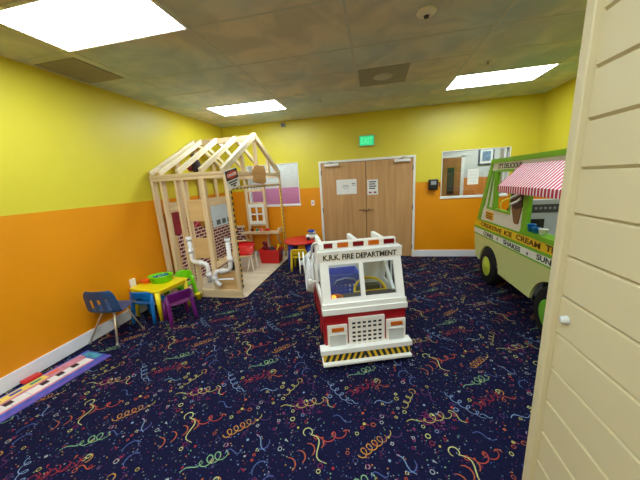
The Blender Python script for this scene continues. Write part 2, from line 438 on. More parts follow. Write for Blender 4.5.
# partition with lap siding at the near right
sd = mb(); px = .648
zs = [.143*k-.02 for k in range(0, 22)]
for k in range(21):
    z0, z1 = max(0, zs[k]), min(H, zs[k+1])
    if z1 <= z0: continue
    c_ = .011
    sd._add([(px-.012+(c_ if i in (0, 3) else 0), y, z) for y in (-1.6, 1.03) for i, z in enumerate((z0, z0+c_*.8, z1-c_*.35, z1))]+[(px+.012, y, z) for y in (-1.6, 1.03) for z in (z0, z1)],
            [(0, 1, 5, 4), (1, 2, 6, 5), (2, 3, 7, 6), (8, 9, 3, 2, 1, 0), (10, 4, 5, 6, 7, 11), (8, 10, 11, 9), (8, 0, 4, 10), (3, 9, 11, 7)], 0)
sd.box(px+.01, px+.1, -1.6, 1.03, 0, H)
struct(sd.build('wall_partition', 'cream'))
struct(mb().box(px-.034, px+.1, 1.012, 1.052, 0, H).build('trim_1', 'creamt', bevel=.004))
k = thing('door_stop', 'small white round stop screwed to the cream board siding', 'wall stop', (px-.012, .968, 1.20))
mb().lathe([(.015, 0), (.016, -.004), (.013, -.008), (.013, -.016), (.009, -.02), (.004, -.021)], 14, axis='X').build('stop_head', 'lens', k)

# ------------------------------------------------------------------ rooms behind the windows
def hall(name, x0, x1, m):
    struct(mb().box(x0, x1, 7.8, 7.9, 0, 2.7).build('wall_%s_back' % name, m))
    struct(mb().box(x0-.1, x0, YB+.14, 7.9, 0, 2.7).build('wall_%s_left' % name, m))
    struct(mb().box(x1, x1+.1, YB+.14, 7.9, 0, 2.7).build('wall_%s_right' % name, m))
    struct(mb().box(x0-.1, x1+.1, YB+.14, 7.9, 2.7, 2.8).build('ceiling_%s' % name, 'white'))
    struct(mb().box(x0-.1, x1+.1, YB+.14, 7.9, -.08, 0).build('floor_%s' % name, 'hfloor'))
    t = thing('added_hall_light', 'added unseen ceiling light in the room beyond the %s window' % ('pink' if m == 'pink' else 'framed picture'), 'ceiling light', ((x0+x1)/2, 6.9, 2.7))  # lamp added out of sight to light the room behind the glass
    mb().box(-.62, .62, -.32, .32, -.03, 0).build('frame', 'white', t)
    mb().box(-.58, .58, -.28, .28, -.034, -.03).build('diffuser', 'panelh', t)
M['panelh'] = emit('added_hall_diffuser', (240, 248, 255), 17)
hall('playroom', -4.2, -1.0, 'pink'); hall('hallway', .8, 4.6, 'hall')
# hallway door with dark narrow window
d = struct(mb().box(1.76, 2.22, 7.765, 7.8, 0, 2.09).build('door_3', 'hdoor'))
mb().box(1.89, 2.06, 7.755, 7.766, 1.16, 1.84).build('window_frame', 'black', d)
mb().box(1.91, 2.04, 7.752, 7.756, 1.19, 1.81).build('pane', mat('dark_door_glass', (52, 60, 62), .15, var=.3), d)
struct(mb().box(2.22, 2.30, 7.76, 7.8, 0, 2.13).box(1.72, 1.76, 7.76, 7.8, 0, 2.13).box(1.72, 2.3, 7.76, 7.8, 2.09, 2.14).build('trim_4', 'white'))
d = struct(mb().box(3.2, 4.0, 7.77, 7.8, 0, 2.5).build('door_4', 'white')); mb().box(3.26, 3.3, 7.75, 7.77, 1, 1.05).build('handle', 'alu', d)
struct(mb().box(3.12, 3.2, 7.76, 7.8, 0, 2.55).build('trim_5', 'ventgrey'))
t = thing('picture_frame', 'dark blue framed picture on the hallway wall beyond the window', 'picture', (2.8, 7.79, 2.07))
mb().box(-.18, .18, -.03, 0, -.21, .21).build('frame', mat('navy_frame', (58, 74, 110), .4), t, bevel=.005)
mb().box(-.145, .145, -.034, -.03, -.175, .175).build('mat_board', 'paper', t)
mb().box(-.095, .095, -.037, -.034, -.12, .12).build('print', 'art', t)
# window frames and panes
for i, (a, b, z0, z1) in ((1, WL), (2, WR)):
    t = .028
    wfr = mb()
    wfr.box(a-.012, b+.012, YB-.016, YB, z0-.035, z0+.004).box(a, b, YB-.002, YB+.138, z0, z0+.004).box(a, a+.012, YB-.012, YB+.138, z0, z1).box(b-.012, b, YB-.012, YB+.138, z0, z1).box(a, b, YB-.008, YB+.138, z1-.012, z1)
    wo = struct(wfr.build('window_%d' % i, 'white'))
    pn = mb().box(a+.012, b-.012, YB+.075, YB+.081, z0+.004, z1-.012).build('pane', 'glass', wo)
mb_ = mb().box(-.1, .1, -.002, 0, -.15, .15).build('paper_notice', 'paper'); mb_.location = (1.915, YB+.074, 1.61)
tag(mb_, 'white paper sheet taped to the glass of the window beside the doors', 'notice', 'paper notices')
for k in range(4):
    mb().box(-.075, .075-.02*(k % 2), -.003, -.002, .09-.06*k, .1-.06*k).build('printed_line', 'skyprint', mb_)

# ------------------------------------------------------------------ double doors
mid = -.168
for i, (a, b, sgn) in ((1, (DR[0], mid-.002, 1)), (2, (mid+.002, DR[1], -1))):
    d = struct(mb().box(a+.004, b-.004, YB-.012, YB+.035, .012, DR[3]-.006).build('door_%d' % i, 'doorwood'))
    hx = mid-.05*sgn
    h = mb().lathe([(.026, YB-.012), (.026, YB-.022), (.012, YB-.024), (.012, YB-.05)], 16, (hx, 0, 1.045), axis='Y').beam((hx+.012*sgn, YB-.055, 1.045), (hx-.105*sgn, YB-.05, 1.045), .018, .022)
    h.build('handle', 'handle', d, bevel=.003)
    for z in (.22, 1.06, 1.86):
        mb().tube([(a if i == 1 else b, YB-.018, z-.05), (a if i == 1 else b, YB-.018, z+.05)], .009, 8).build('hinge', 'dgrey', d)
    cx = (-.875 if i == 1 else .56)
    c = mb().box(cx-.155, cx+.155, YB-.075, YB-.012, 1.985, 2.04).build('closer', 'warmwhite', d, bevel=.006)
    mb().beam((cx+.05*sgn, YB-.045, 2.05), (cx-.02*sgn, YB-.13, 2.065), .018, .008).beam((cx-.02*sgn, YB-.13, 2.07), (cx-.09*sgn, YB-.03, 2.085), .018, .008).build('closer_arm', 'grey', c)
fr = mb().box(DR[0]-.045, DR[0], YB-.025, YB+.14, 0, DR[3]+.045).box(DR[1], DR[1]+.045, YB-.025, YB+.14, 0, DR[3]+.045).box(DR[0], DR[1], YB-.025, YB+.14, DR[3], DR[3]+.045)
struct(fr.build('trim_2', 'warmwhite', bevel=.004))
struct(mb().box(DR[0], DR[1], YB+.04, YB+.14, 0, DR[3]).build('trim_3', 'black'))
t = thing('paper_notice', 'wide landscape paper taped to the left wooden door', 'notice', (-.575, YB-.0125, 1.545), 0, 'paper notices')
mb().box(-.215, .215, -.002, 0, -.155, .155).build('sheet', 'paper', t)
for (x, z, w_, h_) in ((-.02, .03, .12, .012), (-.02, 0, .16, .01), (.15, .06, .08, .03), (.15, .02, .08, .012), (-.02, -.04, .1, .008)):
    mb().box(x-w_/2, x+w_/2, -.003, -.002, z-h_/2, z+h_/2).build('printed_line', 'grey', t)
t = thing('paper_notice', 'portrait paper notice with bold print on the right wooden door', 'notice', (-.03, YB-.0125, 1.51), 0, 'paper notices')
mb().box(-.11, .11, -.002, 0, -.155, .155).build('sheet', 'paper', t)
for k in range(4): mb().box(-.075, .075-.02*(k % 2), -.003, -.002, .1-.045*k, .122-.045*k).build('printed_line', 'ink', t)
for x in (-.05, .05): mb().box(x-.03, x+.03, -.003, -.002, -.125, -.09).build('printed_picture', mat('red_print', (150, 60, 60), .6), t)

# exit sign, wall devices
t = thing('exit_sign', 'green illuminated exit sign above the wooden double doors', 'sign', (-.135, YB, 2.44))
mb().box(-.155, .155, -.045, 0, -.105, .105).build('housing', mat('exit_housing', (170, 190, 150), .4), t, bevel=.006)
mb().box(-.14, .14, -.048, -.045, -.09, .09).build('face', 'exit', t)
text('EXIT', 'lettering', 'exitl', t, (-.115, -.048, -.06), (1, 0, 0), (0, 0, 1), .23, .12, .003, .01)
t = thing('wall_telephone', 'black wall-mounted device with pale label beside the right window', 'wall device', (1.155, YB, 1.5))
mb().box(-.085, .085, -.09, 0, -.105, .105).build('body', 'black', t, bevel=.015)
mb().box(-.05, .05, -.094, -.09, .0, .07).build('label_plate', 'grey', t)
mb().tube([(.09, -.03, .05), (.125, -.03, .02), (.13, -.02, -.04)], .008, 8).build('hook', 'dgrey', t)
t = thing('light_switch', 'white light switch plate on orange wall left of the doors', 'switch', (-1.335, YB, 1.235))
mb().box(-.036, .036, -.007, 0, -.058, .058).build('plate', 'white', t, bevel=.002)
mb().box(-.012, .012, -.011, -.007, -.02, .02).build('toggle', 'toypink', t)
t = thing('wall_outlet', 'white outlet cover on the orange wall above the blue child chair', 'outlet', (XL, 2.915, .47))
mb().box(0, .03, -.036, .036, -.06, .06).build('plate', 'white', t, bevel=.003)
for z_ in (.028, -.028): mb().box(.03, .032, -.016, .016, z_-.016, z_+.016).build('socket', 'warmwhite', t)

# ------------------------------------------------------------------ ceiling fixtures
def ceil_light(x0, x1, y0, y1, label):
    t = thing('ceiling_light', label, 'ceiling light', ((x0+x1)/2, (y0+y1)/2, H), 0, 'flat panel ceiling lights')
    a, b_ = (x1-x0)/2, (y1-y0)/2
    fr_ = mb()
    for q in ((-a, a, -b_, -b_+.02), (-a, a, b_-.02, b_), (-a, -a+.02, -b_+.02, b_-.02), (a-.02, a, -b_+.02, b_-.02)): fr_.box(*q, -.012, 0)
    fr_.build('frame', 'white', t)
    mb().box(-a+.02, a-.02, -b_+.02, b_-.02, -.008, -.002).build('diffuser', 'panel', t)
ceil_light(-2.69, -1.46, 1.665, 2.265, 'largest bright panel light, nearest the camera at top left')
ceil_light(-2.70, -1.48, 4.31, 4.92, 'bright panel light over the timber playhouse')
ceil_light(1.10, 2.32, 4.28, 4.90, 'bright panel light in front of the interior hallway window')
ceil_light(1.10, 2.32, 1.665, 2.265, 'added unseen panel light over the serving side of the ice cream truck')  # added where the siding hides it, to brighten the truck
ceil_light(-2.69, -1.46, -1.38, -.78, 'added unseen panel light behind the camera, by the left wall')  # out of view, added to raise the room's brightness
ceil_light(-1.1, .13, -.17, .44, 'added unseen panel light just behind the camera, beside the siding')  # added fill out of view, for the siding and fire truck front
ceil_light(-1.1, .13, -2.0, -1.39, 'added unseen panel light farthest behind the camera')  # one more unseen panel, added as fill from the rear
t = thing('ceiling_vent', 'grey two-section ceiling vent by the yellow left wall', 'vent', (-3.02, 2.63, H))
for y in (-.138, .138):
    v = mb().box(-.24, .24, y-.132, y+.132, -.008, 0).build('grille', 'ventgrey', t)
    s_ = mb()
    for k in range(9): s_.box(-.23, .23, y-.115+.0275*k, y-.108+.0275*k, -.011, -.008)
    s_.build('slats', 'ventgrey', v)
t = thing('ceiling_speaker', 'square grey ceiling speaker panel with round centre grille', 'speaker', (.13, 3.935, H))
mb().box(-.305, .305, -.305, .305, -.008, 0).build('panel', 'vent2', t)
mb().lathe([(.125, -.008), (.12, -.014), (.02, -.016)], 28).build('grille', 'grid', t)
t = thing('smoke_detector', 'round white smoke detector on the painted ceiling', 'smoke detector', (.43, 2.62, H))
mb().lathe([(.075, 0), (.078, -.012), (.07, -.02), (.05, -.03), (.03, -.034)], 28).build('base', 'white', t)
mb().lathe([(.022, -.033), (.018, -.048), (.008, -.05)], 16).build('sensor', 'dgrey', t)
def sprinkler(x, y, label, s=1.):
    t = thing('sprinkler_head', label, 'sprinkler', (x, y, H), 0, 'ceiling sprinklers')
    mb().lathe([(.04*s, 0), (.038*s, -.006), (.012*s, -.01)], 18).build('escutcheon', 'grid', t)
    mb().tube([(0, 0, -.008), (0, 0, -.03*s)], .009*s, 8).build('stem', 'dgrey', t)
    mb().lathe([(.02*s, -.03*s), (.022*s, -.034*s), (.006*s, -.04*s)], 12).build('deflector', 'alu', t)
sprinkler(1.35, 3.91, 'sprinkler head in front of the right hand panel light')
sprinkler(-.84, 4.65, 'small sprinkler head between the speaker and the playhouse light', .7)
t = thing('motion_sensor', 'small grey device high on back wall above playhouse', 'sensor', (-1.87, YB, 2.90))
mb().box(-.05, .05, -.05, 0, -.04, .04).build('body', 'grey', t, bevel=.01); mb().ball((0, -.05, -.01), .022).build('lens', 'dgrey', t)
# ------------------------------------------------------------------ timber playhouse
hx0, hx1, hy0, hy1, EV, RZ = -3.285, -2.02, 3.53, 5.785, 1.92, 2.545
ym = (hy0+hy1)/2
ph = thing('playhouse', 'open timber-framed playhouse with pitched rafters against the left wall', 'playhouse', (hx0, hy0, 0))
def hp(bd, name, m, bevel=.003, **k):            # a part built in room coordinates
    bmesh.ops.translate(bd.bm, vec=(-hx0, -hy0, 0), verts=bd.bm.verts); return bd.build(name, m, ph, bevel=bevel, **k)
hp(mb().box(hx0, hx1, hy0+.04, hy1, .002, .035), 'deck', 'lam')
hp(mb().box(hx0, hx1, hy0-.002, hy0+.036, 0, .13), 'sill_board', 'pinex')
hp(mb()._add([(hx1, hy0+.0, .002), (hx1+.05, hy0+.05, .002), (hx1+.05, hy1, .002), (hx1, hy1, .002), (hx1, hy0, .036), (hx1+.01, hy0+.05, .036), (hx1+.01, hy1, .036), (hx1, hy1, .036)],
    [(0, 1, 2, 3), (4, 7, 6, 5), (0, 4, 5, 1), (1, 5, 6, 2), (2, 6, 7, 3)], 0), 'threshold', 'lam', 0)
for x in (-3.266, -3.11, -2.865, -2.745, -2.43):       # front studs
    hp(mb().box(x-.019, x+.019, hy0, hy0+.089, .13, EV-.09), 'stud', 'pine')
hp(mb().box(hx1-.06, hx1, hy0, hy0+.05, .13, EV-.09), 'corner_post', 'pine')
hp(mb().box(-2.475, -2.395, hy0-.001, hy0+.02, .13, EV-.09), 'stud', 'pine')
hp(mb().box(hx0, hx1, hy0-.004, hy0+.085, EV-.09, EV-.045), 'top_plate', 'pinex')
hp(mb().box(hx0-.0, hx1+.01, hy0-.012, hy0+.09, EV-.043, EV), 'top_plate', 'pinex')
for y in (4.1, 4.66, 5.2):                              # wall-side studs
    hp(mb().box(hx0, hx0+.06, y-.019, y+.019, .035, EV-.05), 'stud', 'pine')
hp(mb().box(hx0, hx0+.07, hy0+.09, hy1-.09, EV-.05, EV), 'side_plate', 'piney')
hp(mb().box(hx1-.07, hx1, hy0+.09, hy1-.09, EV-.06, EV+.0), 'side_plate', 'piney')
hp(mb().box(hx0, hx1, hy1-.09, hy1, EV-.09, EV), 'top_plate', 'pinex')
for x in (-3.26, -2.86, -2.42): hp(mb().box(x-.019, x+.019, hy1-.089, hy1, .035, EV-.09), 'stud', 'pine')
hp(mb().box(hx1-.036, hx1, hy1-.06, hy1, .035, EV-.06), 'corner_post', 'pine')
hd = hp(mb().box(hx1-.045, hx1, hy0+.05, hy1-.06, 1.655, 1.70), 'header', 'piney')
def caution(parent, pts, w, axis):                       # black dashes of caution tape along a part
    q = mb()
    for (x, y, z) in pts:
        if axis == 'Z': q.box(x, x+.003, y-w/2, y+w/2, z, z+.045)
        else: q.box(x, x+.003, y, y+.06, z-w/2, z+w/2)
    bmesh.ops.translate(q.bm, vec=(-hx0, -hy0, 0), verts=q.bm.verts)
    q.build('caution_stripes', 'tape', parent)
caution(hd, [(hx1, hy0+.1+.12*k, 1.664) for k in range(17)], .02, 'Y')
tp = hp(mb().box(hx1-.02, hx1, hy0+.05, hy0+.085, .13, EV-.09), 'door_jamb', 'band')
caution(tp, [(hx1, hy0+.067, .15+.085*k) for k in range(19)], .034, 'Z')
tp = hp(mb().box(hx1-.02, hx1+.001, hy1-.09, hy1-.061, .04, 1.65), 'door_jamb', 'band')
caution(tp, [(hx1+.001, hy1-.075, .06+.085*k) for k in range(18)], .028, 'Z')
# roof
for x in (-3.235, -3.09, -2.78, -2.41):
    hp(mb().beam((x, hy0-.02, EV+.02), (x, ym, RZ-.02), .038, .075), 'rafter', 'rafter')
    hp(mb().beam((x, hy1, EV+.02), (x, ym, RZ-.02), .038, .075), 'rafter', 'rafter')
hp(mb().beam((hx1-.03, hy0-.05, EV-.0), (hx1-.03, ym+.01, RZ), .06, .085), 'gable_rafter', 'rafter')
hp(mb().beam((hx1-.03, hy1, EV), (hx1-.03, ym-.01, RZ), .06, .085), 'gable_rafter', 'rafter')
hp(mb().box(hx0+.03, hx1+.01, ym-.019, ym+.019, RZ-.09, RZ+.005), 'ridge_board', 'pinex')
for x in (hx0+.045, hx1-.04):
    for y in (4.12, ym, 5.2):
        zt = RZ-.06-(RZ-EV)*abs(y-ym)/(ym-hy0)
        hp(mb().box(x-.019, x+.019, y-.045, y+.045, EV, zt), 'gable_stud', 'pine')
# boards, panels
hp(mb().box(-2.725, -2.475, hy0+.02, hy0+.032, 1.215, 1.53), 'plywood_panel', 'ply')
hp(mb().box(-2.74, -2.475, hy0+.02, hy0+.032, .64, .96), 'plywood_panel', 'ply')
hp(mb().box(hx0+.061, hx0+.08, hy0+.1, hy1-.1, 1.34, 1.50), 'plywood_panel', 'piney')
hp(mb().beam((-2.41, hy0+.04, .52), (-2.06, hy0+.04, .72), .03, .085), 'brace', 'pinex')
hp(mb().box(-2.395, -2.06, hy0+.03, hy0+.042, .13, .42), 'plywood_panel', 'ply')
lx = hx0+.061
hp(mb().box(lx, lx+.02, 3.80, 4.83, .036, 1.06), 'brick_panel', 'brick', 0)
hp(mb().box(lx, lx+.02, 4.83, hy1-.1, .036, .885), 'brick_panel', 'brick', 0)
hp(mb().box(lx, lx+.02, hy0+.1, 3.80, .036, .96), 'plywood_panel', 'ply')
hp(mb().box(lx+.02, -2.97, hy1-.12, hy1-.1, .036, .76), 'brick_panel', 'brick', 0)
hp(mb().box(lx+.02, -2.96, hy1-.13, hy1-.09, .76, .79), 'brick_cap', 'pinex')
pp = hp(mb().box(lx, lx+.012, 4.84, hy1-.12, .89, 1.335), 'house_picture_panel', 'skyprint')
for k in range(3):
    q = mb().box(lx+.012, lx+.015, 4.98+.21*k, 5.12+.21*k, .93, 1.03)
    bmesh.ops.translate(q.bm, vec=(-hx0, -hy0, 0), verts=q.bm.verts); q.build('painted_window', mat('slate_print', (84, 92, 96), .5), pp)
hp(mb().box(lx+.02, lx+.024, 3.68, 3.97, .97, 1.335), 'poster', 'maroon', 0)
hp(mb().box(lx+.02, lx+.024, 4.08, 4.44, 1.0, 1.22), 'poster', 'maroon', 0)
hp(mb().box(lx+.02, lx+.024, 4.45, 4.80, .98, 1.22), 'poster', 'olive', 0)
hp(mb().tube([(lx+.03, 4.12+.04*k, 1.06+.03*math.sin(k*1.3)) for k in range(8)], .008, 6), 'poster_swirl', 'toypink', 0)
# drain pipes
def pipe(pts, joints, r=.032):
    p_ = hp(mb().tube(pts, r, 12), 'drain_pipe', 'pvc', 0)
    for a, b_ in joints:
        q = mb().tube([a, b_], r*1.3, 12); bmesh.ops.translate(q.bm, vec=(-hx0, -hy0, 0), verts=q.bm.verts); q.build('pipe_coupling', 'pvc', p_)
def rc(pts, r=.06):                                       # rounded corners
    P_ = [Vector(p) for p in pts]; out = [P_[0]]
    for a, b_, c in zip(P_, P_[1:], P_[2:]):
        p0 = b_+(a-b_).normalized()*r; p1 = b_+(c-b_).normalized()*r
        for i in range(6):
            t_ = i/5; out.append(p0*(1-t_)**2+b_*2*t_*(1-t_)+p1*t_**2)
    return out+[P_[-1]]
py = hy0-.035
pipe(rc([(-2.765, py, .985), (-2.765, py, .60), (-2.515, py, .565), (-2.515, py, .27)]), [((-2.765, py, .99), (-2.765, py, .93)), ((-2.765, py, .80), (-2.765, py, .74)), ((-2.60, py, .578), (-2.66, py, .586)), ((-2.515, py, .42), (-2.515, py, .36))])
pipe(rc([(-2.125, py, .96), (-2.125, py, .55), (-2.15, py, .47), (-2.40, py, .44), (-2.42, py, .28), (-2.33, py, .22)]), [((-2.125, py, .96), (-2.125, py, .91)), ((-2.125, py, .68), (-2.125, py, .61)), ((-2.25, py, .458), (-2.31, py, .45)), ((-2.42, py, .37), (-2.42, py, .31))])
pipe([(-2.53, py+.01, .30), (-2.12, py+.01, .325)], [], .012)
# toy window and shelf on the back frame
wn = hp(mb().box(-2.855, -2.80, 5.66, 5.695, .72, 1.60).box(-2.43, -2.375, 5.66, 5.695, .72, 1.60).box(-2.80, -2.43, 5.66, 5.695, 1.55, 1.6).box(-2.80, -2.43, 5.66, 5.695, 1.27, 1.31).box(-2.80, -2.43, 5.66, 5.695, .78, .82), 'toy_window', 'pine', .003)
sash = mb().box(-2.80, -2.755, 5.65, 5.68, .82, 1.27).box(-2.475, -2.43, 5.65, 5.68, .82, 1.27).box(-2.755, -2.475, 5.65, 5.68, 1.2, 1.27).box(-2.755, -2.475, 5.65, 5.68, .82, .89).box(-2.63, -2.60, 5.65, 5.68, .89, 1.2).box(-2.755, -2.475, 5.65, 5.68, 1.03, 1.06)
bmesh.ops.translate(sash.bm, vec=(-hx0, -hy0, 0), verts=sash.bm.verts); sash.build('window_sash', 'white', wn, bevel=.002)
hp(mb().box(-2.95, -2.05, 5.44, 5.695, .625, .655).box(-2.95, -2.05, 5.44, 5.46, .655, .69).box(-2.09, -2.05, 5.46, 5.695, .655, .74).beam((-2.88, 5.5, .62), (-2.88, 5.69, .35), .03, .04).beam((-2.12, 5.5, .62), (-2.12, 5.69, .35), .03, .04), 'shelf', 'pinex', .002)
for (x, m_, n_, l_) in ((-2.72, 'dred', 'small dark red toy on the shelf under the toy window', .03), (-2.5, 'toypink', 'small pink toy on the shelf under the toy window', .04), (-2.36, 'red', 'small bright red toy on the shelf, near its right end', .045), (-2.6, 'teal', 'small teal toy cup on the playhouse shelf', .03)):
    o = mb().lathe([(l_*.8, 0), (l_, .01), (l_, .05), (l_*.7, .075), (l_*.3, .08)], 12).build('small_toy', m_); o.location = (x, 5.56, .656)
    tag(o, n_, 'toy', 'toys on the playhouse shelf')
# signs on the house
t = thing('danger_sign', 'red, black and white danger sign on the front corner of the playhouse', 'sign', (hx1+.014, hy0-.04, 1.64)); t.rotation_euler = (R(11), 0, 0)
mb().box(0, .006, 0, .37, 0, .27).build('board', 'paper', t, bevel=.002)
mb().box(.006, .008, .01, .36, .125, .26).build('header_panel', 'tape', t)
mb().prism([(.185+.155*math.cos(a_), .193+.052*math.sin(a_)) for a_ in [2*math.pi*i/24 for i in range(24)]], lambda a, b, q: (.008+.002*q, a, b)).build('oval', 'red', t)
text('DANGER', 'lettering', 'paper', t, (.010, .055, .172), (0, 1, 0), (0, 0, 1), .26, .042, .003, .012)
for (y0_, y1_, z0_) in ((.05, .32, .085), (.09, .28, .05), (.16, .24, .02)): mb().box(.006, .008, y0_, y1_, z0_, z0_+.022).build('printed_line', 'dgrey', t)
t = thing('wooden_plaque', 'brown wooden plaque hung in the gable of the playhouse', 'plaque', (hx1+.012, 4.6, 1.875))
pts = [(-.27, .08), (-.2, .15), (.0, .155), (.22, .16), (.28, .05), (.25, -.08), (.27, -.14), (.1, -.17), (-.12, -.15), (-.27, -.13), (-.24, -.03)]
mb().prism(pts, lambda a, b, q: (.025*q, a, b)).build('slab', 'plaque', t, bevel=.006)
for z in (.08, .0, -.08): mb().box(.025, .028, -.2, .2, z-.012, z+.004).build('carved_groove', 'plaque', t)
# dark toy among the rafters
t = thing('plush_toy', 'small dark grey and maroon toy tucked among the playhouse rafters', 'toy', (-2.84, 4.02, 1.925))
mb().box(-.13, .14, -.019, .03, 0, .03).build('rest_board', 'pine', t)
mb().ball((.0, 0, .14), .10, sx=1., sy=.7, sz=1.1).build('body', mat('dark_plush', (62, 50, 60), .9, var=.3, scale=30), t)
mb().ball((-.06, -.03, .12), .06, sz=1.3).build('arm', 'maroon', t); mb().ball((.01, -.01, .27), .05).build('head', 'dgrey', t)

# toy wheelbarrow
t = thing('toy_wheelbarrow', 'red toy wheelbarrow with wooden rails standing inside the playhouse', 'wheelbarrow', (-2.60, 4.76, .036), R(8)); t.scale = (1, 1, .84)
mb().grid(lambda u, v: (-.22+.44*u, -.16+.32*v, .40+.0*u-.05*(1-(2*v-1)**2)+.20*v), 6, 6).build('tray', 'red', t, solid=.02)
mb().beam((-.22, -.165, .42), (.22, -.165, .42), .012, .05).build('tray_side', 'red', t)
mb().beam((-.22, .165, .62), (.22, .165, .59), .012, .08).build('tray_side', 'red', t)
mb().beam((-.42, -.18, .345), (.27, -.185, .40), .03, .035).build('rail', 'pine', t)
mb().tube([(-.40, .15, .60), (-.28, .16, .645), (-.1, .17, .665), (.06, .17, .67)], .022, 8).build('rail', 'pine', t)
for x_, x2_, y_ in ((.22, .24, -.15), (.20, .12, -.15), (.22, .24, .13)): mb().beam((x_, y_, .385), (x2_, y_, 0), .022, .022).build('leg', 'white', t)
mb().lathe([(.02, -.025), (.09, -.025), (.1, -.012), (.1, .012), (.09, .025), (.02, .025)], 20, (-.24, 0, .1), axis='Y').build('wheel', 'black', t)
for y_ in (-1, 1): mb().beam((-.24, .045*y_, .1), (-.2, .12*y_, .42), .018, .018).build('fork', 'white', t)
# toy crate with toys
t = thing('toy_crate', 'red plastic toy bin on the playhouse floor', 'toy bin', (-2.20, 5.27, .036))
q = mb(); wl = .012
q._add([(-.2, -.11, 0), (.2, -.11, 0), (.2, .12, 0), (-.2, .12, 0), (-.235, -.13, .3), (.235, -.13, .3), (.235, .14, .3), (-.235, .14, .3), (-.22, -.115, .3), (.22, -.115, .3), (.22, .125, .3), (-.22, .125, .3), (-.19, -.1, .02), (.19, -.1, .02), (.19, .11, .02), (-.19, .11, .02)],
    [(0, 3, 2, 1), (0, 1, 5, 4), (1, 2, 6, 5), (2, 3, 7, 6), (3, 0, 4, 7), (4, 5, 9, 8), (5, 6, 10, 9), (6, 7, 11, 10), (7, 4, 8, 11), (8, 9, 13, 12), (9, 10, 14, 13), (10, 11, 15, 14), (11, 8, 12, 15), (12, 13, 14, 15)], 0)
q.build('bin', 'red', t, bevel=.006); mb().box(-.24, .24, -.145, -.13, .265, .3).box(-.24, .24, .14, .155, .265, .3).build('rim', 'red', t, bevel=.004)
for (x, y, z, r_, m_, lb) in ((-.12, 0, .33, .062, 'maroon', 'maroon toy heaped in the red bin, tallest of the pile'), (.012, .02, .29, .058, 'dgrey', 'dark grey toy in the middle of the red bin'), (.135, 0, .27, .052, 'black', 'black toy at the right end of the red bin')):
    o = mb().ball((0, 0, 0), r_, sx=1.1, sy=.8, sz=.9).ball((r_*.5, -.01, r_*.7), r_*.5).build('soft_toy', m_); o.location = (-2.20+x, 5.27+y, z+.036); tag(o, lb, 'toy', 'toys in the red bin')
o = mb().beam((0, 0, 0), (.1, .0, .16), .03, .03).ball((.1, 0, .17), .03).build('toy_hammer', 'dyellow'); o.location = (-2.09, 5.2, .25); tag(o, 'yellow toy hammer handle sticking out of the red bin', 'toy', 'toys in the red bin')
o = mb().beam((0, 0, 0), (-.06, .0, .22), .03, .03).ball((-.06, 0, .23), .045, sx=1.4).build('toy_mallet', 'dred'); o.location = (-2.23, 5.2, .25); tag(o, 'dark red toy mallet standing up in the red bin', 'toy', 'toys in the red bin')
# ------------------------------------------------------------------ children's table and chairs
def kid_chair(label, m, x, y, face, tilt=0, s=1.):
    """moulded toddler chair; it faces +y before turning"""
    t = thing('child_chair', label, 'child chair', (x, y, 0), face, 'moulded plastic child chairs')
    def seat(u, v):
        xx, yy = 2*u-1, 2*v-1; k_ = (abs(xx)**4+abs(yy)**4)**.25 or 1; mx_ = max(abs(xx), abs(yy))
        f_ = mx_/k_; return (xx*f_*.15*s, yy*f_*.14*s, .265+.008*(xx*xx+yy*yy))
    mb().grid(seat, 8, 8, 0).build('seat', m, t, solid=.022, sub=1)
    def back(u, v):
        a = R(-62+124*u); r_ = .165*s
        top = .46-.03*abs(2*u-1)**3; bot = .33-.05*abs(2*u-1)**2
        return (r_*math.sin(a), -.02-r_*.80*math.cos(a)-.03*v, bot+(top-bot)*v)
    mb().grid(back, 14, 4).build('backrest', m, t, solid=.02, sub=1)
    for sx_ in (-1, 1):
        mb().tube([(sx_*.148, -.10, .40), (sx_*.142, -.115, .27), (sx_*.15, -.135, .10), (sx_*.155, -.145, 0)], .02, 10, rs=[.016, .026, .024, .02]).build('leg', m, t)
        mb().tube([(sx_*.125, .115, .27), (sx_*.135, .13, .10), (sx_*.145, .14, 0)], .02, 10, rs=[.026, .024, .02]).build('leg', m, t)
    return t
TX, TY, TZ = -2.99, 3.04, .43
t = thing('child_table', 'square yellow plastic child table near the orange wall', 'child table', (TX, TY, 0), R(-10))
def ttop(u, v):
    xx, yy = 2*u-1, 2*v-1; k_ = (abs(xx)**12+abs(yy)**12)**(1/12) or 1; f_ = max(abs(xx), abs(yy))/k_; return (xx*f_*.272, yy*f_*.265, 0)
pts = [ttop(*q)[:2] for q in [(i/10, 0) for i in range(10)]+[(1, i/10) for i in range(10)]+[(1-i/10, 1) for i in range(10)]+[(0, 1-i/10) for i in range(10)]]
mb().prism(pts, lambda a, b, q: (a, b, TZ-.025+.025*q)).build('tabletop', 'yellow', t, bevel=.006)
mb().box(-.235, .235, -.235, -.225, TZ-.07, TZ-.025).box(-.235, .235, .225, .235, TZ-.07, TZ-.025).box(-.235, -.225, -.225, .225, TZ-.07, TZ-.025).box(.225, .235, -.225, .225, TZ-.07, TZ-.025).build('apron', 'yellow', t)
for sx_ in (-1, 1):
    for sy_ in (-1, 1): mb().tube([(sx_*.225, sy_*.222, TZ-.025), (sx_*.228, sy_*.226, .2), (sx_*.23, sy_*.228, 0)], .03, 12, rs=[.034, .027, .019]).build('leg', 'yellow', t)
kid_chair('blue child chair pushed under the yellow table, next to the navy school chair', 'blue', -3.0, 2.825, R(4))
kid_chair('purple child chair beside the yellow table, nearest the fire truck', 'purple', -2.56, 2.83, R(58))
kid_chair('lime green child chair between yellow table and timber playhouse', 'lime', -2.93, 3.355, R(180), s=.95)
t = thing('toy_bowl', 'orange toy bowl on yellow table, between green tub and wall', 'bowl', (-3.185, 3.02, TZ), R(20))
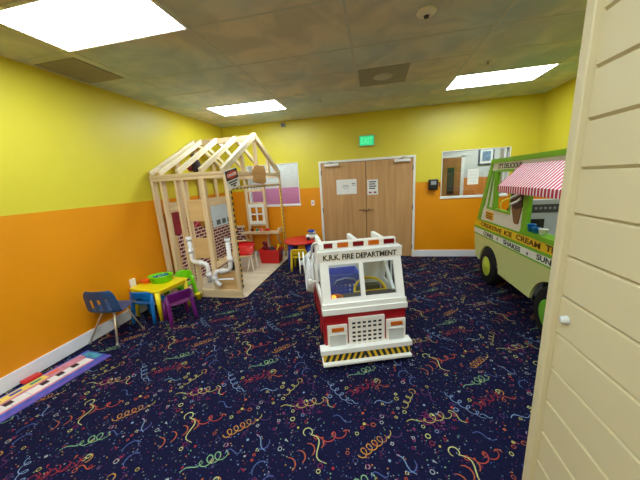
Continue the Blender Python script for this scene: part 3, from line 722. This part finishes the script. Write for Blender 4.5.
mb().lathe([(.03, 0), (.04, .004), (.07, .045), (.074, .05), (.066, .048), (.036, .01), (.004, .008)], 24, sx=1.1, sy=.8).build('bowl', 'orange', t)
t = thing('toy_tub', 'lime green oval tub of teal toys on the yellow table', 'tub', (-2.985, 3.085, TZ), R(25))
mb().lathe([(.10, 0), (.118, .01), (.135, .09), (.15, .095), (.15, .105), (.128, .104), (.112, .015), (.01, .012)], 32, sx=1.12, sy=.86).build('tub', 'lime', t)
for k in range(14):
    a = k*2.4; r_ = .03+.0045*k
    o = mb().box(-.022, .022, -.015, .015, -.012, .012).build('toy_block', ['teal', 'teal', 'grey', 'cobalt'][k % 4], bevel=.003)
    o.location = (-2.985+r_*math.cos(a), 3.085+r_*math.sin(a), TZ+.082+.003*(k % 3)); o.rotation_euler = (.4*math.sin(k), .3*math.cos(k*2), k)
    tag(o, ['teal', 'teal', 'grey', 'blue'][k % 4]+' toy block in the lime green tub on the yellow table', 'toy block', 'blocks in the green tub '+['teal', 'teal', 'grey', 'blue'][k % 4])
t = thing('toy_cup', 'small yellow cup with a stick between the lime chair and playhouse', 'cup', (-2.72, 3.455, .0))
mb().lathe([(.035, 0), (.05, .09), (.054, .095), (.045, .094), (.032, .01), (.005, .008)], 18, (0, 0, .0)).build('cup', 'yellow', t)
mb().beam((0, 0, .02), (.07, .02, .22), .018, .012).build('stick', 'pine', t)
# school chair
t = thing('school_chair', 'navy plastic school chair with chrome legs and slotted back', 'school chair', (-3.085, 2.39, 0), R(0))
prof = [(.245, .335), (.23, .36), (.15, .375), (.03, .362), (-.06, .35), (-.105, .36), (-.128, .395), (-.138, .45), (-.146, .51), (-.154, .57), (-.160, .62), (-.162, .645)]
def shell(u, v):
    k_ = v*(len(prof)-1); i_ = min(int(k_), len(prof)-2); f_ = k_-i_
    y, z = [prof[i_][q]*(1-f_)+prof[i_+1][q]*f_ for q in (0, 1)]
    xx = 2*u-1; wd = .205 if v < .5 else .205-.02*(v-.5)*2
    if v > .8: wd *= 1-1.4*(v-.8)**1.5*2
    if v < .1: wd *= .93+.7*v
    zc = z+(.025*abs(xx)**3 if v < .45 else 0); yc = y+(.03*abs(xx)**2.5 if v > .4 else 0)
    return (xx*wd, yc, zc)
mb().grid(shell, 13, 22, 0, mask=lambda i, j: i in (3, 6, 9) and 12 <= j <= 16).build('seat_shell', 'navy', t, solid=.008, sub=1).rotation_euler = (0, 0, R(9))
for sx_ in (-1, 1):
    mb().tube([(sx_*.02, -.03, .345), (sx_*.085, -.045, .34), (sx_*.11, -.08, .27), (sx_*.195, -.185, .012)], .0105, 10).build('leg', 'chrome', t)
    mb().tube([(sx_*.02, .07, .355), (sx_*.10, .09, .35), (sx_*.125, .10, .28), (sx_*.195, .17, .012)], .0105, 10).build('leg', 'chrome', t)
    for y in (-.187, .172): mb().tube([(sx_*.195, y, .001), (sx_*.194, y*.995, .03)], .014, 10).build('leg_cap', 'alu', t)
mb().tube([(-.1, -.03, .345), (.1, -.03, .345)], .009, 8).tube([(-.1, .07, .352), (.1, .07, .352)], .009, 8).build('under_frame', 'chrome', t)

# floor piano mat
A_, B_, C_, D_ = Vector((-2.76, 2.055, 0)), Vector((-3.15, 2.12, 0)), Vector((-3.27, 1.0, 0)), Vector((-2.88, 1.0, 0))   # near-far corners
t = thing('piano_mat', 'colourful floor piano mat lying along the left baseboard', 'play mat', (0, 0, 0))
A0 = Vector((-2.79, 2.04, 0)); ax = Vector((-.115, -.985, 0)).normalized(); bx_ = Vector((-.985, .115, 0)).normalized()
def mp(l, w_, z): return tuple(A0+ax*l+bx_*w_+Vector((0, 0, z)))
def strip(name, m_, l0, l1, w0, w1, z, n=1):
    q = mb()
    for i in range(n):
        a, b2 = l0+(l1-l0)*i/n, l0+(l1-l0)*(i+1)/n
        q._add([mp(a, w0, z), mp(b2, w0, z), mp(b2, w1, z), mp(a, w1, z), mp(a, w0, z+.003), mp(b2, w0, z+.003), mp(b2, w1, z+.003), mp(a, w1, z+.003)],
               [(0, 3, 2, 1), (4, 5, 6, 7), (0, 1, 5, 4), (1, 2, 6, 5), (2, 3, 7, 6), (3, 0, 4, 7)], 0)
    return q.build(name, m_, t)
LEN = 1.35
strip('backing', 'matblue', 0, LEN, 0, .385, .002)
strip('edge_band', 'matpink', .10, LEN, .105, .13, .0052)
strip('song_band', 'matyel', .4, LEN, .275, .36, .0052); strip('song_band', 'matpink', .08, .4, .275, .36, .0052); strip('edge_band', 'matpink', .1, LEN, .235, .272, .0052)
strip('pattern_patch', mat('mat_violet', (100, 78, 168), .6, var=.3, scale=20), .0, LEN, .005, .045, .0052)
strip('pattern_patch', mat('mat_teal', (70, 150, 170), .6, var=.4, scale=20), .015, .085, .12, .33, .0052)
nk = 10
for k in range(nk): strip('white_key', 'matkey', .10+.123*k+.002, .10+.123*(k+1)-.002, .132, .234, .0055)
for k in (1, 2, 3, 5, 6, 8, 9): strip('black_key', 'blk2', .10+.123*k-.028, .10+.123*k+.028, .178, .234, .0088)
for k in range(7): strip('printed_mark', ['orange', 'teal', 'cobalt', 'maroon'][k % 4], .3+.14*k, .38+.14*k, .30, .33, .0088)
mbx = mb(); rz_ = math.atan2(ax.y, ax.x)
o = mb().box(-.07, .07, -.042, .042, 0, .026).build('speaker_box', 'red', bevel=.012); o.location = Vector(mp(.47, .40, .009))+Vector((.0, 0, 0)); o.rotation_euler = (0, 0, rz_)
tag(o, 'small red control box on the wall side of the piano mat', 'control box')

# ------------------------------------------------------------------ red round table by the doors
t = thing('child_table', 'round red child table with blue legs near the doors', 'child table', (-1.47, 5.22, 0))
mb().lathe([(.36, .505), (.375, .51), (.38, .525), (.375, .54), (.36, .545)], 40).build('tabletop', 'red', t)
for a in (35, 145, 225, 315):
    c_, s_ = math.cos(R(a)), math.sin(R(a))
    mb().tube([(c_*.24, s_*.24, .506), (c_*.28, s_*.28, .25), (c_*.32, s_*.32, 0)], .05, 12, rs=[.085, .065, .045]).build('leg', 'cobalt', t)
kc = kid_chair('mustard yellow child chair tucked under the round red table', 'dyellow', -1.46, 4.93, R(4))
t = thing('toy_car', 'white and blue toy vehicle on the round red table', 'toy', (-1.26, 5.2, .546), R(12))
mb().box(-.12, .12, -.06, .06, .03, .10).build('body', 'white', t, bevel=.02)
mb().box(-.06, .08, -.05, .05, .10, .17).build('cab', 'white', t, bevel=.02); mb().ball((.0, 0, .17), .075, sx=1.1, sy=.8, sz=.5).build('roof', 'cobalt', t)
mb().box(-.055, .075, -.053, .053, .11, .15).build('window_band', 'grey', t)
for x in (-.07, .07):
    for y in (-.062, .062): mb().lathe([(.005, -.012), (.034, -.012), (.034, .012), (.005, .012)], 14, (x, y, .034), axis='Y').build('wheel', 'black', t)
# ------------------------------------------------------------------ play fire truck
FA = Vector((-.46, 2.11, 0)); FT = R(17.745)
ft = thing('fire_truck', 'red and white wooden play fire truck in the middle of the carpet', 'play truck', FA, FT)
W0, W1 = .018, .797; WM = (W0+W1)/2
def fp(bd, name, m, bevel=.004, parent=None, **k): return bd.build(name, m, parent or ft, bevel=bevel, **k)
# bumper
bp_ = fp(mb().box(-.034, .834, -.005, .10, .143, .192), 'bumper', 'white')
fp(mb().box(-.02, .82, -.035, .09, .045, .07), 'bumper_lip', 'white', parent=bp_)
fp(mb().box(-.012, .812, .004, .09, .07, .143), 'striped_board', 'dyellow', 0, parent=bp_)
q = mb()
for k in range(15):
    x = .0+.056*k; sgn = 1 if k < 7 else -1
    if k == 7: x0_, x1_ = x-.03, x+.03
    pts = [(x, .071), (x+.03, .071), (x+.03+.03*sgn, .142), (x+.03*sgn, .142)]
    pts = [(min(.808, max(-.008, a)), b_) for a, b_ in pts]
    if abs(pts[0][0]-pts[1][0]) < .002: continue
    q.prism(pts, lambda a, b, s_: (a, .0035-.002*s_, b))
q.build('hazard_stripes', 'tape', bp_)
# front: chassis, red nose
fp(mb().box(W0, W1, .08, .12, .12, .505), 'front_panel', 'redpaint')
fp(mb().box(W0-.003, W1+.003, .073, .10, .475, .50), 'front_moulding', 'redpaint')
fp(mb().box(W0-.012, W1+.012, .055, .13, .505, .56).box(W0-.006, W1+.006, .07, .13, .56, .605), 'dash_ledge', 'white')
gp = fp(mb().box(.243, .587, .055, .082, .118, .455), 'grille', 'warmwhite')
for r_ in range(7):
    q = mb()
    zz = .405-.042*r_-(.012 if r_ > 1 else 0)
    for c_ in range(6): q.box(.29+.05*c_-.015, .29+.05*c_+.015, .0535, .0555, zz-.010, zz+.010)
    q.build('grille_pattern', 'tape', gp)
for x in (.043, .605):
    hl = fp(mb().box(x, x+.188, .058, .082, .165, .398), 'headlight', 'warmwhite', .006)
    fp(mb().box(x+.04, x+.155, .05, .06, .335, .375), 'turn_signal', 'amber', .004, parent=hl)
    fp(mb().box(x+.02, x+.168, .05, .06, .19, .325), 'headlight_lens', 'lens', .012, parent=hl)
    fp(mb().box(x+.02, x+.168, .044, .06, .305, .32), 'headlight_brow', 'white', .004, parent=hl)
# windshield on its slope: local (s, t) on a plane from (v .09, z .605) to (v .2, z .975)
def ws(s_, t_, d=0.):                            # t 0..1 up the slope, d outwards
    v = .092+.11*t_; z = .605+.372*t_; n = Vector((0, -.372, .11)).normalized()
    return (s_, v+n.y*d, z+n.z*d)
def wsbox(bd, s0, s1, t0, t1, d0, d1, m=0):
    vs = [ws(s_, t_, d) for d in (d0, d1) for t_ in (t0, t1) for s_ in (s0, s1)]
    return bd._add(vs, [(0, 2, 3, 1), (4, 5, 7, 6), (0, 1, 5, 4), (2, 6, 7, 3), (0, 4, 6, 2), (1, 3, 7, 5)], m)
q = mb(); PL = (.10, .385); PR_ = (.425, .722)
for a in ((W0, PL[0], 0, 1), (PL[1], PR_[0], 0, 1), (PR_[1], W1, 0, 1), (PL[0], PL[1], 0, .10), (PR_[0], PR_[1], 0, .10), (PL[0], PL[1], .90, 1), (PR_[0], PR_[1], .90, 1)): wsbox(q, *a, -.03, 0)
wf = fp(q, 'windshield_frame', 'white', 0)
for a, b_ in (PL, PR_): fp(wsbox(mb(), a, b_, .10, .90, -.018, -.014), 'windshield_pane', 'plexi', 0, parent=wf)
sb = fp(mb().box(W0-.012, W1+.012, .195, .23, .972, 1.05), 'sign_board', 'warmwhite')
text('K.R.K. FIRE DEPARTMENT', 'lettering', 'olivei', sb, (.055, .195, .985), (1, 0, 0), (0, 0, 1), .70, .052, .003, .03)
rf = fp(mb().box(W0-.012, W1+.012, .19, .345, 1.05, 1.072), 'roof', 'white')
lb = fp(mb().box(.035, .775, .262, .325, 1.072, 1.142), 'light_bar', 'warmwhite', .008)
for k in range(5):
    x = .105+.15*k; fp(mb().box(x-.052, x+.052, .254, .27, 1.084, 1.13), 'beacon_lens', ['dred', 'amber'][k % 2], .004, parent=lb)
for x in (.05, .40, .67): fp(mb().box(x-.022, x+.022, .34 if x > .1 else .24, .66, 1.072, 1.135), 'roof_rail', 'white', .01)
# sides, floor, rear
def side(x0, x1, nm):
    o_ = fp(mb().box(x0, x1, .12, 1.5, .30, .50), nm, 'redpaint')
    pts = [(.10, .5), (1.5, .5), (1.5, .74), (.70, .74), (.66, 1.05), (.20, 1.05), (.20, .975), (.205, .96)]
    fp(mb().prism([(.10, .50), (1.5, .50), (1.5, .72), (.72, .72), (.72, .60), (.13, .60)], lambda a, b, s_: (x0+(x1-x0)*s_, a, b)), 'side_panel', 'white', .003)
    fp(mb().box(x0, x1, .62, .68, .60, 1.05), 'cab_post', 'white')
    fp(mb().prism([(.12, .60), (.18, .60), (.26, .98), (.26, 1.05), (.2, 1.05), (.2, .97)], lambda a, b, s_: (x0+(x1-x0)*s_, a, b)), 'cab_post', 'white', .003)
    fp(mb().box(x0, x1, .26, .62, 1.0, 1.072), 'cab_header', 'white')
    if x0 > .5:
        for y_ in (.30, .41, .52): fp(mb().box(x0+.015, x1, y_, y_+.03, .60, 1.0), 'cab_bar', 'white')
        fp(mb().beam((x0-.02, .62, .92), (x0-.02, .27, .60), .03, .05), 'diagonal_rail', 'white')
    fp(mb().box(x0, x1, .12, .22, .12, .30).box(x0, x1, .66, .95, .20, .30).box(x0, x1, 1.38, 1.5, .20, .30), 'skirt', 'redpaint')
side(W0, W0+.025, 'side_panel'); side(W1-.025, W1, 'side_panel')
fp(mb().box(W0+.025, W1-.025, .12, 1.5, .26, .29), 'deck', 'dgrey')
fp(mb().box(W0+.025, W1-.025, .11, .30, .57, .60), 'dashboard', 'dgrey')
fp(mb().box(W0, W1, 1.47, 1.5, .29, .72), 'rear_panel', 'white')
# half partition behind the cab and bench
fp(mb().box(.55, W1-.03, .66, .68, .29, 1.0), 'cab_partition', 'white', .003)
fp(mb().box(.44, .77, .72, 1.2, .29, .50), 'bench', 'warmwhite')
for y in (.44, 1.17):
    for x, hx in ((W0+.055, W0), (W1-.055, W1)):
        w_ = fp(mb().lathe([(.06, -.05), (.185, -.05), (.2, -.035), (.2, .035), (.185, .05), (.06, .05)], 28, (x, y, .2), axis='X'), 'wheel', 'rubber', 0)
        fp(mb().lathe([(.005, -.054), (.075, -.054), (.085, -.05), (.085, .05), (.075, .054), (.005, .054)], 20, (x, y, .2), axis='X'), 'hub', 'red', 0, parent=w_)
# steering wheel, lamp
st = fp(mb().torus((.545, .36, .57), .165, .014, (0, -.75, .66), 36, 8, ell=.9), 'steering_wheel', 'dyellow', 0)
fp(mb().beam((.38, .36, .57), (.71, .36, .57), .03, .02).beam((.545, .36, .57), (.545, .42, .45), .05, .04), 'steering_spoke', 'dyellow', 0, parent=st)
fp(mb().tube([(.545, .36, .56), (.545, .27, .45)], .03, 10), 'steering_column', 'dgrey', 0)
fp(mb().box(.44, .52, .44, .56, .29, .56).box(.52, .72, .56, .64, .29, .55), 'seat_block', mat('olive_grey_foam', (84, 86, 66), .7), .01)
dl = fp(mb().lathe([(.075, .60), (.075, .618), (.05, .635), (.02, .64)], 20, (.155, .21, 0), sx=1.1, sy=.6), 'dash_lamp', 'amber', 0)
fp(mb().ball((.135, .175, .625), .022), 'bulb', 'glow', 0, parent=dl)
fp(mb().tube([(W0, .62, .63), (W0-.06, .62, .63)], .012, 8).box(W0-.09, W0-.055, .60, .645, .61, .655), 'side_mirror', 'white', 0)
# hose reel and hose
hr = fp(mb().lathe([(.02, -.17), (.13, -.17), (.135, -.165), (.135, -.16), (.03, -.155), (.03, -.125), (.13, -.12), (.135, -.115), (.135, -.108), (.02, -.105), (.02, 0), (.005, .02)], 30, (W0, 1.0, .74), axis='X'), 'hose_reel', 'white', 0)
q = mb()
for k in range(4): q.torus((W0-.03-.02*k, .98+.03*k, .62-.015*k), .24-.01*k, .012, (1, 0, 0), 36, 8, ell=1.02)
q.tube(rc([(W0+.03, .40, 1.10), (W0-.02, .52, 1.10), (W0-.05, .72, .86), (W0-.05, .98, .84)], .1), .014, 8)
fp(q, 'hose', 'hose', 0)
# blue crate riding in the cab
cr = thing('milk_crate', 'blue plastic crate with square holes inside the fire truck cab', 'crate', FA+Vector((math.cos(FT)*.345-math.sin(FT)*.80, math.sin(FT)*.345+math.cos(FT)*.80, .29)), FT)
q = mb(); n_ = 7; cw, ch = .36, .37
for yy in (-.14, .13):
    q.box(-cw/2, cw/2, yy, yy+.012, 0, .07).box(-cw/2, cw/2, yy, yy+.012, ch-.12, ch)
    for i in range(n_+1): q.box(-cw/2+cw*i/n_-.011+.011*(i == 0)-.011*(i == n_), -cw/2+cw*i/n_+.011+.011*(i == 0)-.011*(i == n_), yy, yy+.012, .07, ch-.12)
    for i in range(1, 4): q.box(-cw/2, cw/2, yy+.001, yy+.011, .07+.18*i/4-.011, .07+.18*i/4+.011)
for xx in (-cw/2, cw/2-.012): q.box(xx, xx+.012, -.128, .13, 0, ch)
q.box(-cw/2, cw/2, -.128, .13, 0, .012)
q.build('basket', 'crateblue', cr)
mb().tube([(-.13, -.15, ch-.1), (-.1, -.155, ch-.055), (0, -.155, ch-.035), (.1, -.155, ch-.055), (.13, -.15, ch-.1)], .008, 8).build('handle', mat('pale_blue_plastic', (170, 190, 236), .3), cr)

# ------------------------------------------------------------------ ice cream truck
it = thing('ice_cream_truck', 'green and yellow play ice cream truck with a striped awning', 'play truck', (1.68, 3.6, 0))
SX = 1.68; TW = 1.06; TXR = SX+TW
def ip(bd, name, m, bevel=0, parent=None, **k):
    bmesh.ops.translate(bd.bm, vec=(-1.68, -3.6, 0), verts=bd.bm.verts); return bd.build(name, m, parent or it, bevel=bevel, **k)
YR = 2.2; WF, WRr, WZ, AR = 4.30, 2.86, .25, .35
def arch(cy_, r, z0):
    a0 = math.asin((z0-WZ)/r); return [(cy_+r*math.cos(a), WZ+r*math.sin(a)) for a in [a0+(math.pi-2*a0)*i/14 for i in range(15)]]
low = [(4.83, .32), (4.90, .56), (4.945, .78), (YR, .78), (YR, .295)]
a_r = arch(WRr-.04, AR, .295)[::-1]; a_f = arch(WF, AR, .295)[::-1]
low = low + a_r + a_f + [(4.70, .30)]
def xt(x, th): return lambda a, b, s_: (x+th*s_, a, b)
for x, th in ((SX, .03), (TXR-.03, .03)): ip(mb().prism(low, xt(x, th)), 'lower_side', 'truckgreen')
def nose(z): return 4.945 if z <= .86 else 4.945-(z-.86)*1.25
def yslope(z): return 4.80-(z-.96)*(4.80-4.385)/(1.84-.96)
def zb_(z, y): return z-.021*(y-2.9)                   # the bands dip slightly towards the nose
for nm, m_, z0, z1, o_ in (('green_stripe', 'lime2', .732, .752, .004), ('white_band', 'whitec', .752, .836, .002), ('green_stripe', 'lime2', .836, .872, .004), ('yellow_band', 'band', .872, .972, .002), ('green_stripe', 'lime2', .972, .995, .004)):
    for x, d in ((SX, -1), (TXR-.03, 1)):
        ip(mb().prism([(YR, zb_(z0, YR)), (nose(zb_(z0, 4.9)), zb_(z0, 4.9)), (nose(zb_(z1, 4.9)), zb_(z1, 4.9)), (YR, zb_(z1, YR))], xt(x-o_ if d < 0 else x, .03+o_)), nm, m_)
# upper side
pw = mb()
pw.prism([(3.46, .90), (4.86, .90), (4.82, .97), (4.70, 1.17), (3.46, 1.17)], xt(SX, .03))
pw.prism([(3.46, 1.17), (3.79, 1.17), (3.79, 1.70), (3.46, 1.70)], xt(SX, .03))
pw.prism([(YR, 1.70), (4.44, 1.70), (4.39, 1.81), (YR, 1.81)], xt(SX, .03))
pw.prism([(YR, .99), (2.45, .99), (2.45, 1.70), (YR, 1.70)], xt(SX, .03))
ip(pw, 'upper_side', 'cream2')
gf = mb()
def fr4(y0, y1, z0, z1, w_, d=.008):
    gf.prism([(y0, z0), (y1, z0), (y1, z0+w_), (y0, z0+w_)], xt(SX-d, .04)); gf.prism([(y0, z1-w_), (y1, z1-w_), (y1, z1), (y0, z1)], xt(SX-d, .04))
    gf.prism([(y0, z0+w_), (y0+w_, z0+w_), (y0+w_, z1-w_), (y0, z1-w_)], xt(SX-d, .04)); gf.prism([(y1-w_, z0+w_), (y1, z0+w_), (y1, z1-w_), (y1-w_, z1-w_)], xt(SX-d, .04))
fr4(3.77, 4.235, 1.15, 1.715, .032)
gf.prism([(4.25, 1.17), (4.30, 1.17), (4.30, 1.70), (4.25, 1.70)], xt(SX-.008, .04))
gf.prism([(4.46, 1.17), (4.49, 1.17), (4.36, 1.70), (4.33, 1.70)], xt(SX-.004, .035))
gf.prism([(4.25, 1.15), (4.50, 1.15), (4.495, 1.18), (4.25, 1.18)], xt(SX-.006, .036))
gf.prism([(4.70, .96), (4.83, .96), (4.42, 1.86), (4.34, 1.86)], xt(SX-.008, .05))
gf.prism([(3.37, .99), (3.47, .99), (3.47, 1.72), (3.37, 1.72)], xt(SX-.01, .045))
gf.prism([(2.40, .985), (3.40, .985), (3.40, 1.035), (2.40, 1.035)], xt(SX-.05, .14))
gf.prism([(2.40, 1.03), (2.47, 1.03), (2.47, 1.72), (2.40, 1.72)], xt(SX-.01, .045))
ip(gf, 'green_frame', 'lime2')
ip(mb().prism([(4.30, 1.18), (4.46, 1.18), (4.34, 1.70), (4.30, 1.70)], xt(SX+.012, .006)), 'quarter_window', 'cream2')
ip(mb().prism([(4.49, 1.17), (4.70, .99), (4.72, 1.05), (4.40, 1.70), (4.36, 1.70)], xt(SX+.01, .015)), 'pillar_panel', 'cream2')
rfm = mb()
for x_ in (SX-.02, TXR-.04): rfm.prism([(YR-.01, 1.805), (4.43, 1.805), (4.40, 1.86), (YR-.01, 1.86)], xt(x_, .06))
rfm.box(SX+.04, TXR-.04, YR-.01, YR+.05, 1.805, 1.86).box(SX+.04, TXR-.04, 4.34, 4.40, 1.805, 1.86).box(SX+.04, TXR-.04, 3.3, 3.34, 1.81, 1.85)
ip(rfm, 'roof_rim', 'lime2')
# far side, front, back, floor
ip(mb().box(TXR-.03, TXR, YR, 4.75, .99, 1.15).box(TXR-.03, TXR, YR, 2.4, 1.15, 1.81).box(TXR-.03, TXR, 4.2, 4.28, 1.15, 1.81).box(TXR-.03, TXR, YR, 4.40, 1.70, 1.81).box(TXR-.03, TXR, 3.4, 3.5, 1.15, 1.7), 'far_side', 'cream2')
ip(mb().beam((TXR-.02, 4.78, .97), (TXR-.02, 4.40, 1.83), .05, .07), 'windshield_post', 'lime2')
ip(mb().prism([(4.83, .32), (4.90, .56), (4.945, .78), (4.945, .86), (4.80, .99), (4.77, .99), (4.91, .85), (4.91, .78), (4.865, .56), (4.80, .32)], lambda a, b, s_: (SX+.03+(TW-.06)*s_, a, b)), 'front_panel', 'truckgreen', .004)
ip(mb().box(SX+.03, TXR-.03, 4.37, 4.43, 1.72, 1.81), 'windshield_header', 'lime2')
ip(mb().box(SX+.03, TXR-.03, YR, YR+.03, .295, 1.81), 'rear_panel', 'truckgreen')
ip(mb().box(SX+.03, TXR-.03, YR+.03, 4.76, .34, .37), 'deck', 'dgrey')
for x, ln in ((SX-.005, 1), (TXR-.145, -1)):
    for cy_, hm in ((WF+.05, 'hub'), (WRr-.04, 'hub2')):
        w_ = ip(mb().lathe([(.10, 0), (.24, .0), (.268, .02), (.275, .05), (.275, .12), (.25, .15), (.1, .15)], 36, (x, cy_, .277), axis='X'), 'wheel', 'rubber')
        ip(mb().lathe([(.005, -.012), (.04, -.02), (.055, -.004), (.13, -.004), (.165, .004), (.165, .14), (.005, .14)], 28, (x, cy_, .277), axis='X'), 'hub', hm, parent=w_)
for cy_ in (WF, WRr): ip(mb().box(SX+.155, SX+.17, cy_-.37, cy_+.37, .15, .66), 'wheel_well', 'black')
# lettering
def tl(s, name, m_, y0, y1, z0, z1, par=it, b_=.012, x=SX-.002):
    o_ = text(s, name, m_, par, (x-1.68, y0-3.6, z0), (0, -1, 0), (0, 0, 1), y0-y1, z1-z0, .004, b_); return o_
for w_, a_, b__ in (('CREATIVE', 4.66, 3.95), ('ICE', 3.87, 3.67), ('CREAM', 3.56, 3.07), ('TRUCK', 2.98, 2.48)):
    zc = zb_(.922, (a_+b__)/2); tl(w_, 'lettering', 'brown', a_, b__, zc-.032, zc+.032, b_=.02)
for w_, a_, b__ in (('CONES', 4.54, 4.19), ('SHAKES', 3.87, 3.44), ('SUNDAES', 3.11, 2.55)):
    zc = zb_(.794, (a_+b__)/2); tl(w_, 'lettering', 'dkgreen', a_, b__, zc-.031, zc+.031, b_=.018)
for y in (4.05, 3.29):
    ip(mb().prism([(y+.022*math.cos(a)*(1 if k % 2 else .45), .775+.022*math.sin(a)*(1 if k % 2 else .45)) for k, a in enumerate([math.pi/4*i+math.pi/4 for i in range(8)])], xt(SX-.006, .004)), 'star_mark', 'dkgreen')
tl("IT'S DELICIOUS", 'lettering', 'ink', 4.20, 3.60, 1.725, 1.79, b_=.01, x=SX+.001)
pl = ip(mb().box(SX-.008, SX, 4.24, 4.50, 1.0, 1.115), 'front_plate', mat('orange_yellow_plate', (240, 176, 30), .5), .002)
q = mb()
for z in (1.085, 1.05, 1.02): q.box(SX-.010, SX-.008, 4.27, 4.47, z-.009, z+.009)
ip(q, 'printed_line', 'brown', parent=pl)
# cone
cn = ip(mb().prism([(3.725, 1.25), (3.70, 1.28), (3.52, 1.29), (3.495, 1.255), (3.545, 1.075), (3.57, 1.06), (3.62, 1.06), (3.645, 1.075)], xt(SX-.014, .014)), 'cone_cutout', 'cone', .004)
ip(mb().prism([(3.735, 1.27), (3.75, 1.36), (3.73, 1.46), (3.67, 1.54), (3.61, 1.58), (3.55, 1.54), (3.495, 1.46), (3.475, 1.36), (3.485, 1.27), (3.60, 1.235)], xt(SX-.018, .018)), 'chocolate_swirl', 'choc', .004, parent=cn)
for z in (1.31, 1.39, 1.47):
    ip(mb().tube([(SX-.02, 3.735, z-.03), (SX-.022, 3.66, z-.005), (SX-.022, 3.58, z+.02), (SX-.02, 3.50, z+.07)], .017, 6), 'vanilla_swirl', 'whitec', parent=cn)
# awning
aw0, aw1, pitch = 3.57, 2.35, .05
q = mb(); n_ = int((aw0-aw1)/pitch*2)
zt, zb, xo = 1.765, 1.53, .245
for k in range(n_):
    y0 = aw0-(k//2)*pitch-(.62*pitch if k % 2 else 0); y1 = aw0-(k//2)*pitch-(pitch if k % 2 else .62*pitch)
    q._add([(SX-.012, y0, zt), (SX-.012, y1, zt), (SX-xo, y1, zb), (SX-xo, y0, zb), (SX-.012, y0, zt-.012), (SX-.012, y1, zt-.012), (SX-xo+.006, y1, zb-.008), (SX-xo+.006, y0, zb-.008)],
           [(0, 3, 2, 1), (4, 5, 6, 7), (0, 4, 7, 3), (1, 2, 6, 5), (2, 3, 7, 6), (0, 1, 5, 4)], k % 2)
    ym_ = (y0+y1)/2
    q._add([(SX-xo, y0, zb), (SX-xo, y1, zb), (SX-xo, y1, zb-.065), (SX-xo, ym_, zb-.075), (SX-xo, y0, zb-.065), (SX-xo+.006, y0, zb), (SX-xo+.006, y1, zb), (SX-xo+.006, y1, zb-.065), (SX-xo+.006, ym_, zb-.075), (SX-xo+.006, y0, zb-.065)],
           [(0, 4, 3, 2, 1), (5, 6, 7, 8, 9), (0, 5, 9, 4), (1, 2, 7, 6), (2, 3, 8, 7), (3, 4, 9, 8)], k % 2)
aw = ip(q, 'awning', ['awnred', 'awnwhite'])
for y in (aw0-.005, aw1+.005): ip(mb().prism([(SX-.012, zt-.012), (SX-.012, zb-.06), (SX-xo+.006, zb-.06), (SX-xo+.006, zb-.008)], lambda a, b, s_: (a, y-.003+.006*s_, b)), 'awning_end', 'awnred', parent=aw)
# kitchen unit inside
ku = ip(mb().box(SX+.06, TXR-.06, 3.76, 3.86, .39, 1.325), 'kitchen_unit', mat('grey_unit', (176, 178, 178), .4), .004)
ip(mb().box(SX+.10, SX+.60, 3.75, 3.76, 1.17, 1.27), 'control_strip', 'dgrey', .002, parent=ku)
ip(mb().lathe([(.022, 0), (.02, -.012), (.005, -.014)], 16, (SX+.185, 3.75, 1.225), axis='Y'), 'control_knob', 'white', parent=ku)
q = mb()
for k in range(6): q.box(SX+.26+.05*k, SX+.285+.05*k, 3.748, 3.75, 1.21, 1.235)
ip(q, 'control_buttons', 'grey', parent=ku)
ip(mb().box(SX+.13, SX+.38, 3.75, 3.76, .87, 1.09), 'oven_door', 'black', .003, parent=ku)
ip(mb().box(SX+.10, TXR-.06, 3.60, 3.76, .80, .83), 'counter', 'white', parent=ku)
ip(mb().box(SX+.2, TXR-.2, 4.08, 4.16, .7, 1.24).box(SX+.2, TXR-.2, 3.92, 4.1, .39, .72), 'driver_seat', 'black', .02)
ip(mb().torus((SX+.25, 4.34, 1.18), .13, .014, (0, -.8, .6)), 'steering_wheel', 'dyellow')
ip(mb().beam((SX+.25, 4.34, 1.18), (SX+.25, 4.58, .95), .03, .03), 'steering_column', 'black')
ip(mb().box(SX+.03, TXR-.03, 4.55, 4.82, .93, .985), 'dashboard', 'black')
# cups on the serving sill
for i, (y, m_, lb, h_) in enumerate(((3.27, 'blue', 'bright blue toy cup on the truck sill, nearest the cone', .075), (3.18, 'blue', 'bright blue toy bowl in the middle of the truck sill', .055), (3.06, 'white', 'white toy cup on the truck sill by the siding edge', .06))):
    o = mb().lathe([(.028, 0), (.04, h_), (.044, h_+.004), (.036, h_+.003), (.026, .008), (.004, .007)], 18).build('toy_cup', m_); o.location = (SX+.0, y, 1.0355); tag(o, lb, 'toy cup', 'toy cups on the serving sill')

# ------------------------------------------------------------------ world, view
wd = bpy.data.worlds.new('world'); sc.world = wd; wd.use_nodes = True
bg = wd.node_tree.nodes['Background']; bg.inputs['Color'].default_value = (.9, .92, 1, 1); bg.inputs['Strength'].default_value = .3
vs = sc.view_settings; vs.view_transform = 'Standard'; vs.look = 'None'; vs.gamma = 1; vs.use_curve_mapping = False; vs.exposure = 0
sc.cycles.max_bounces = 8; sc.cycles.diffuse_bounces = 5
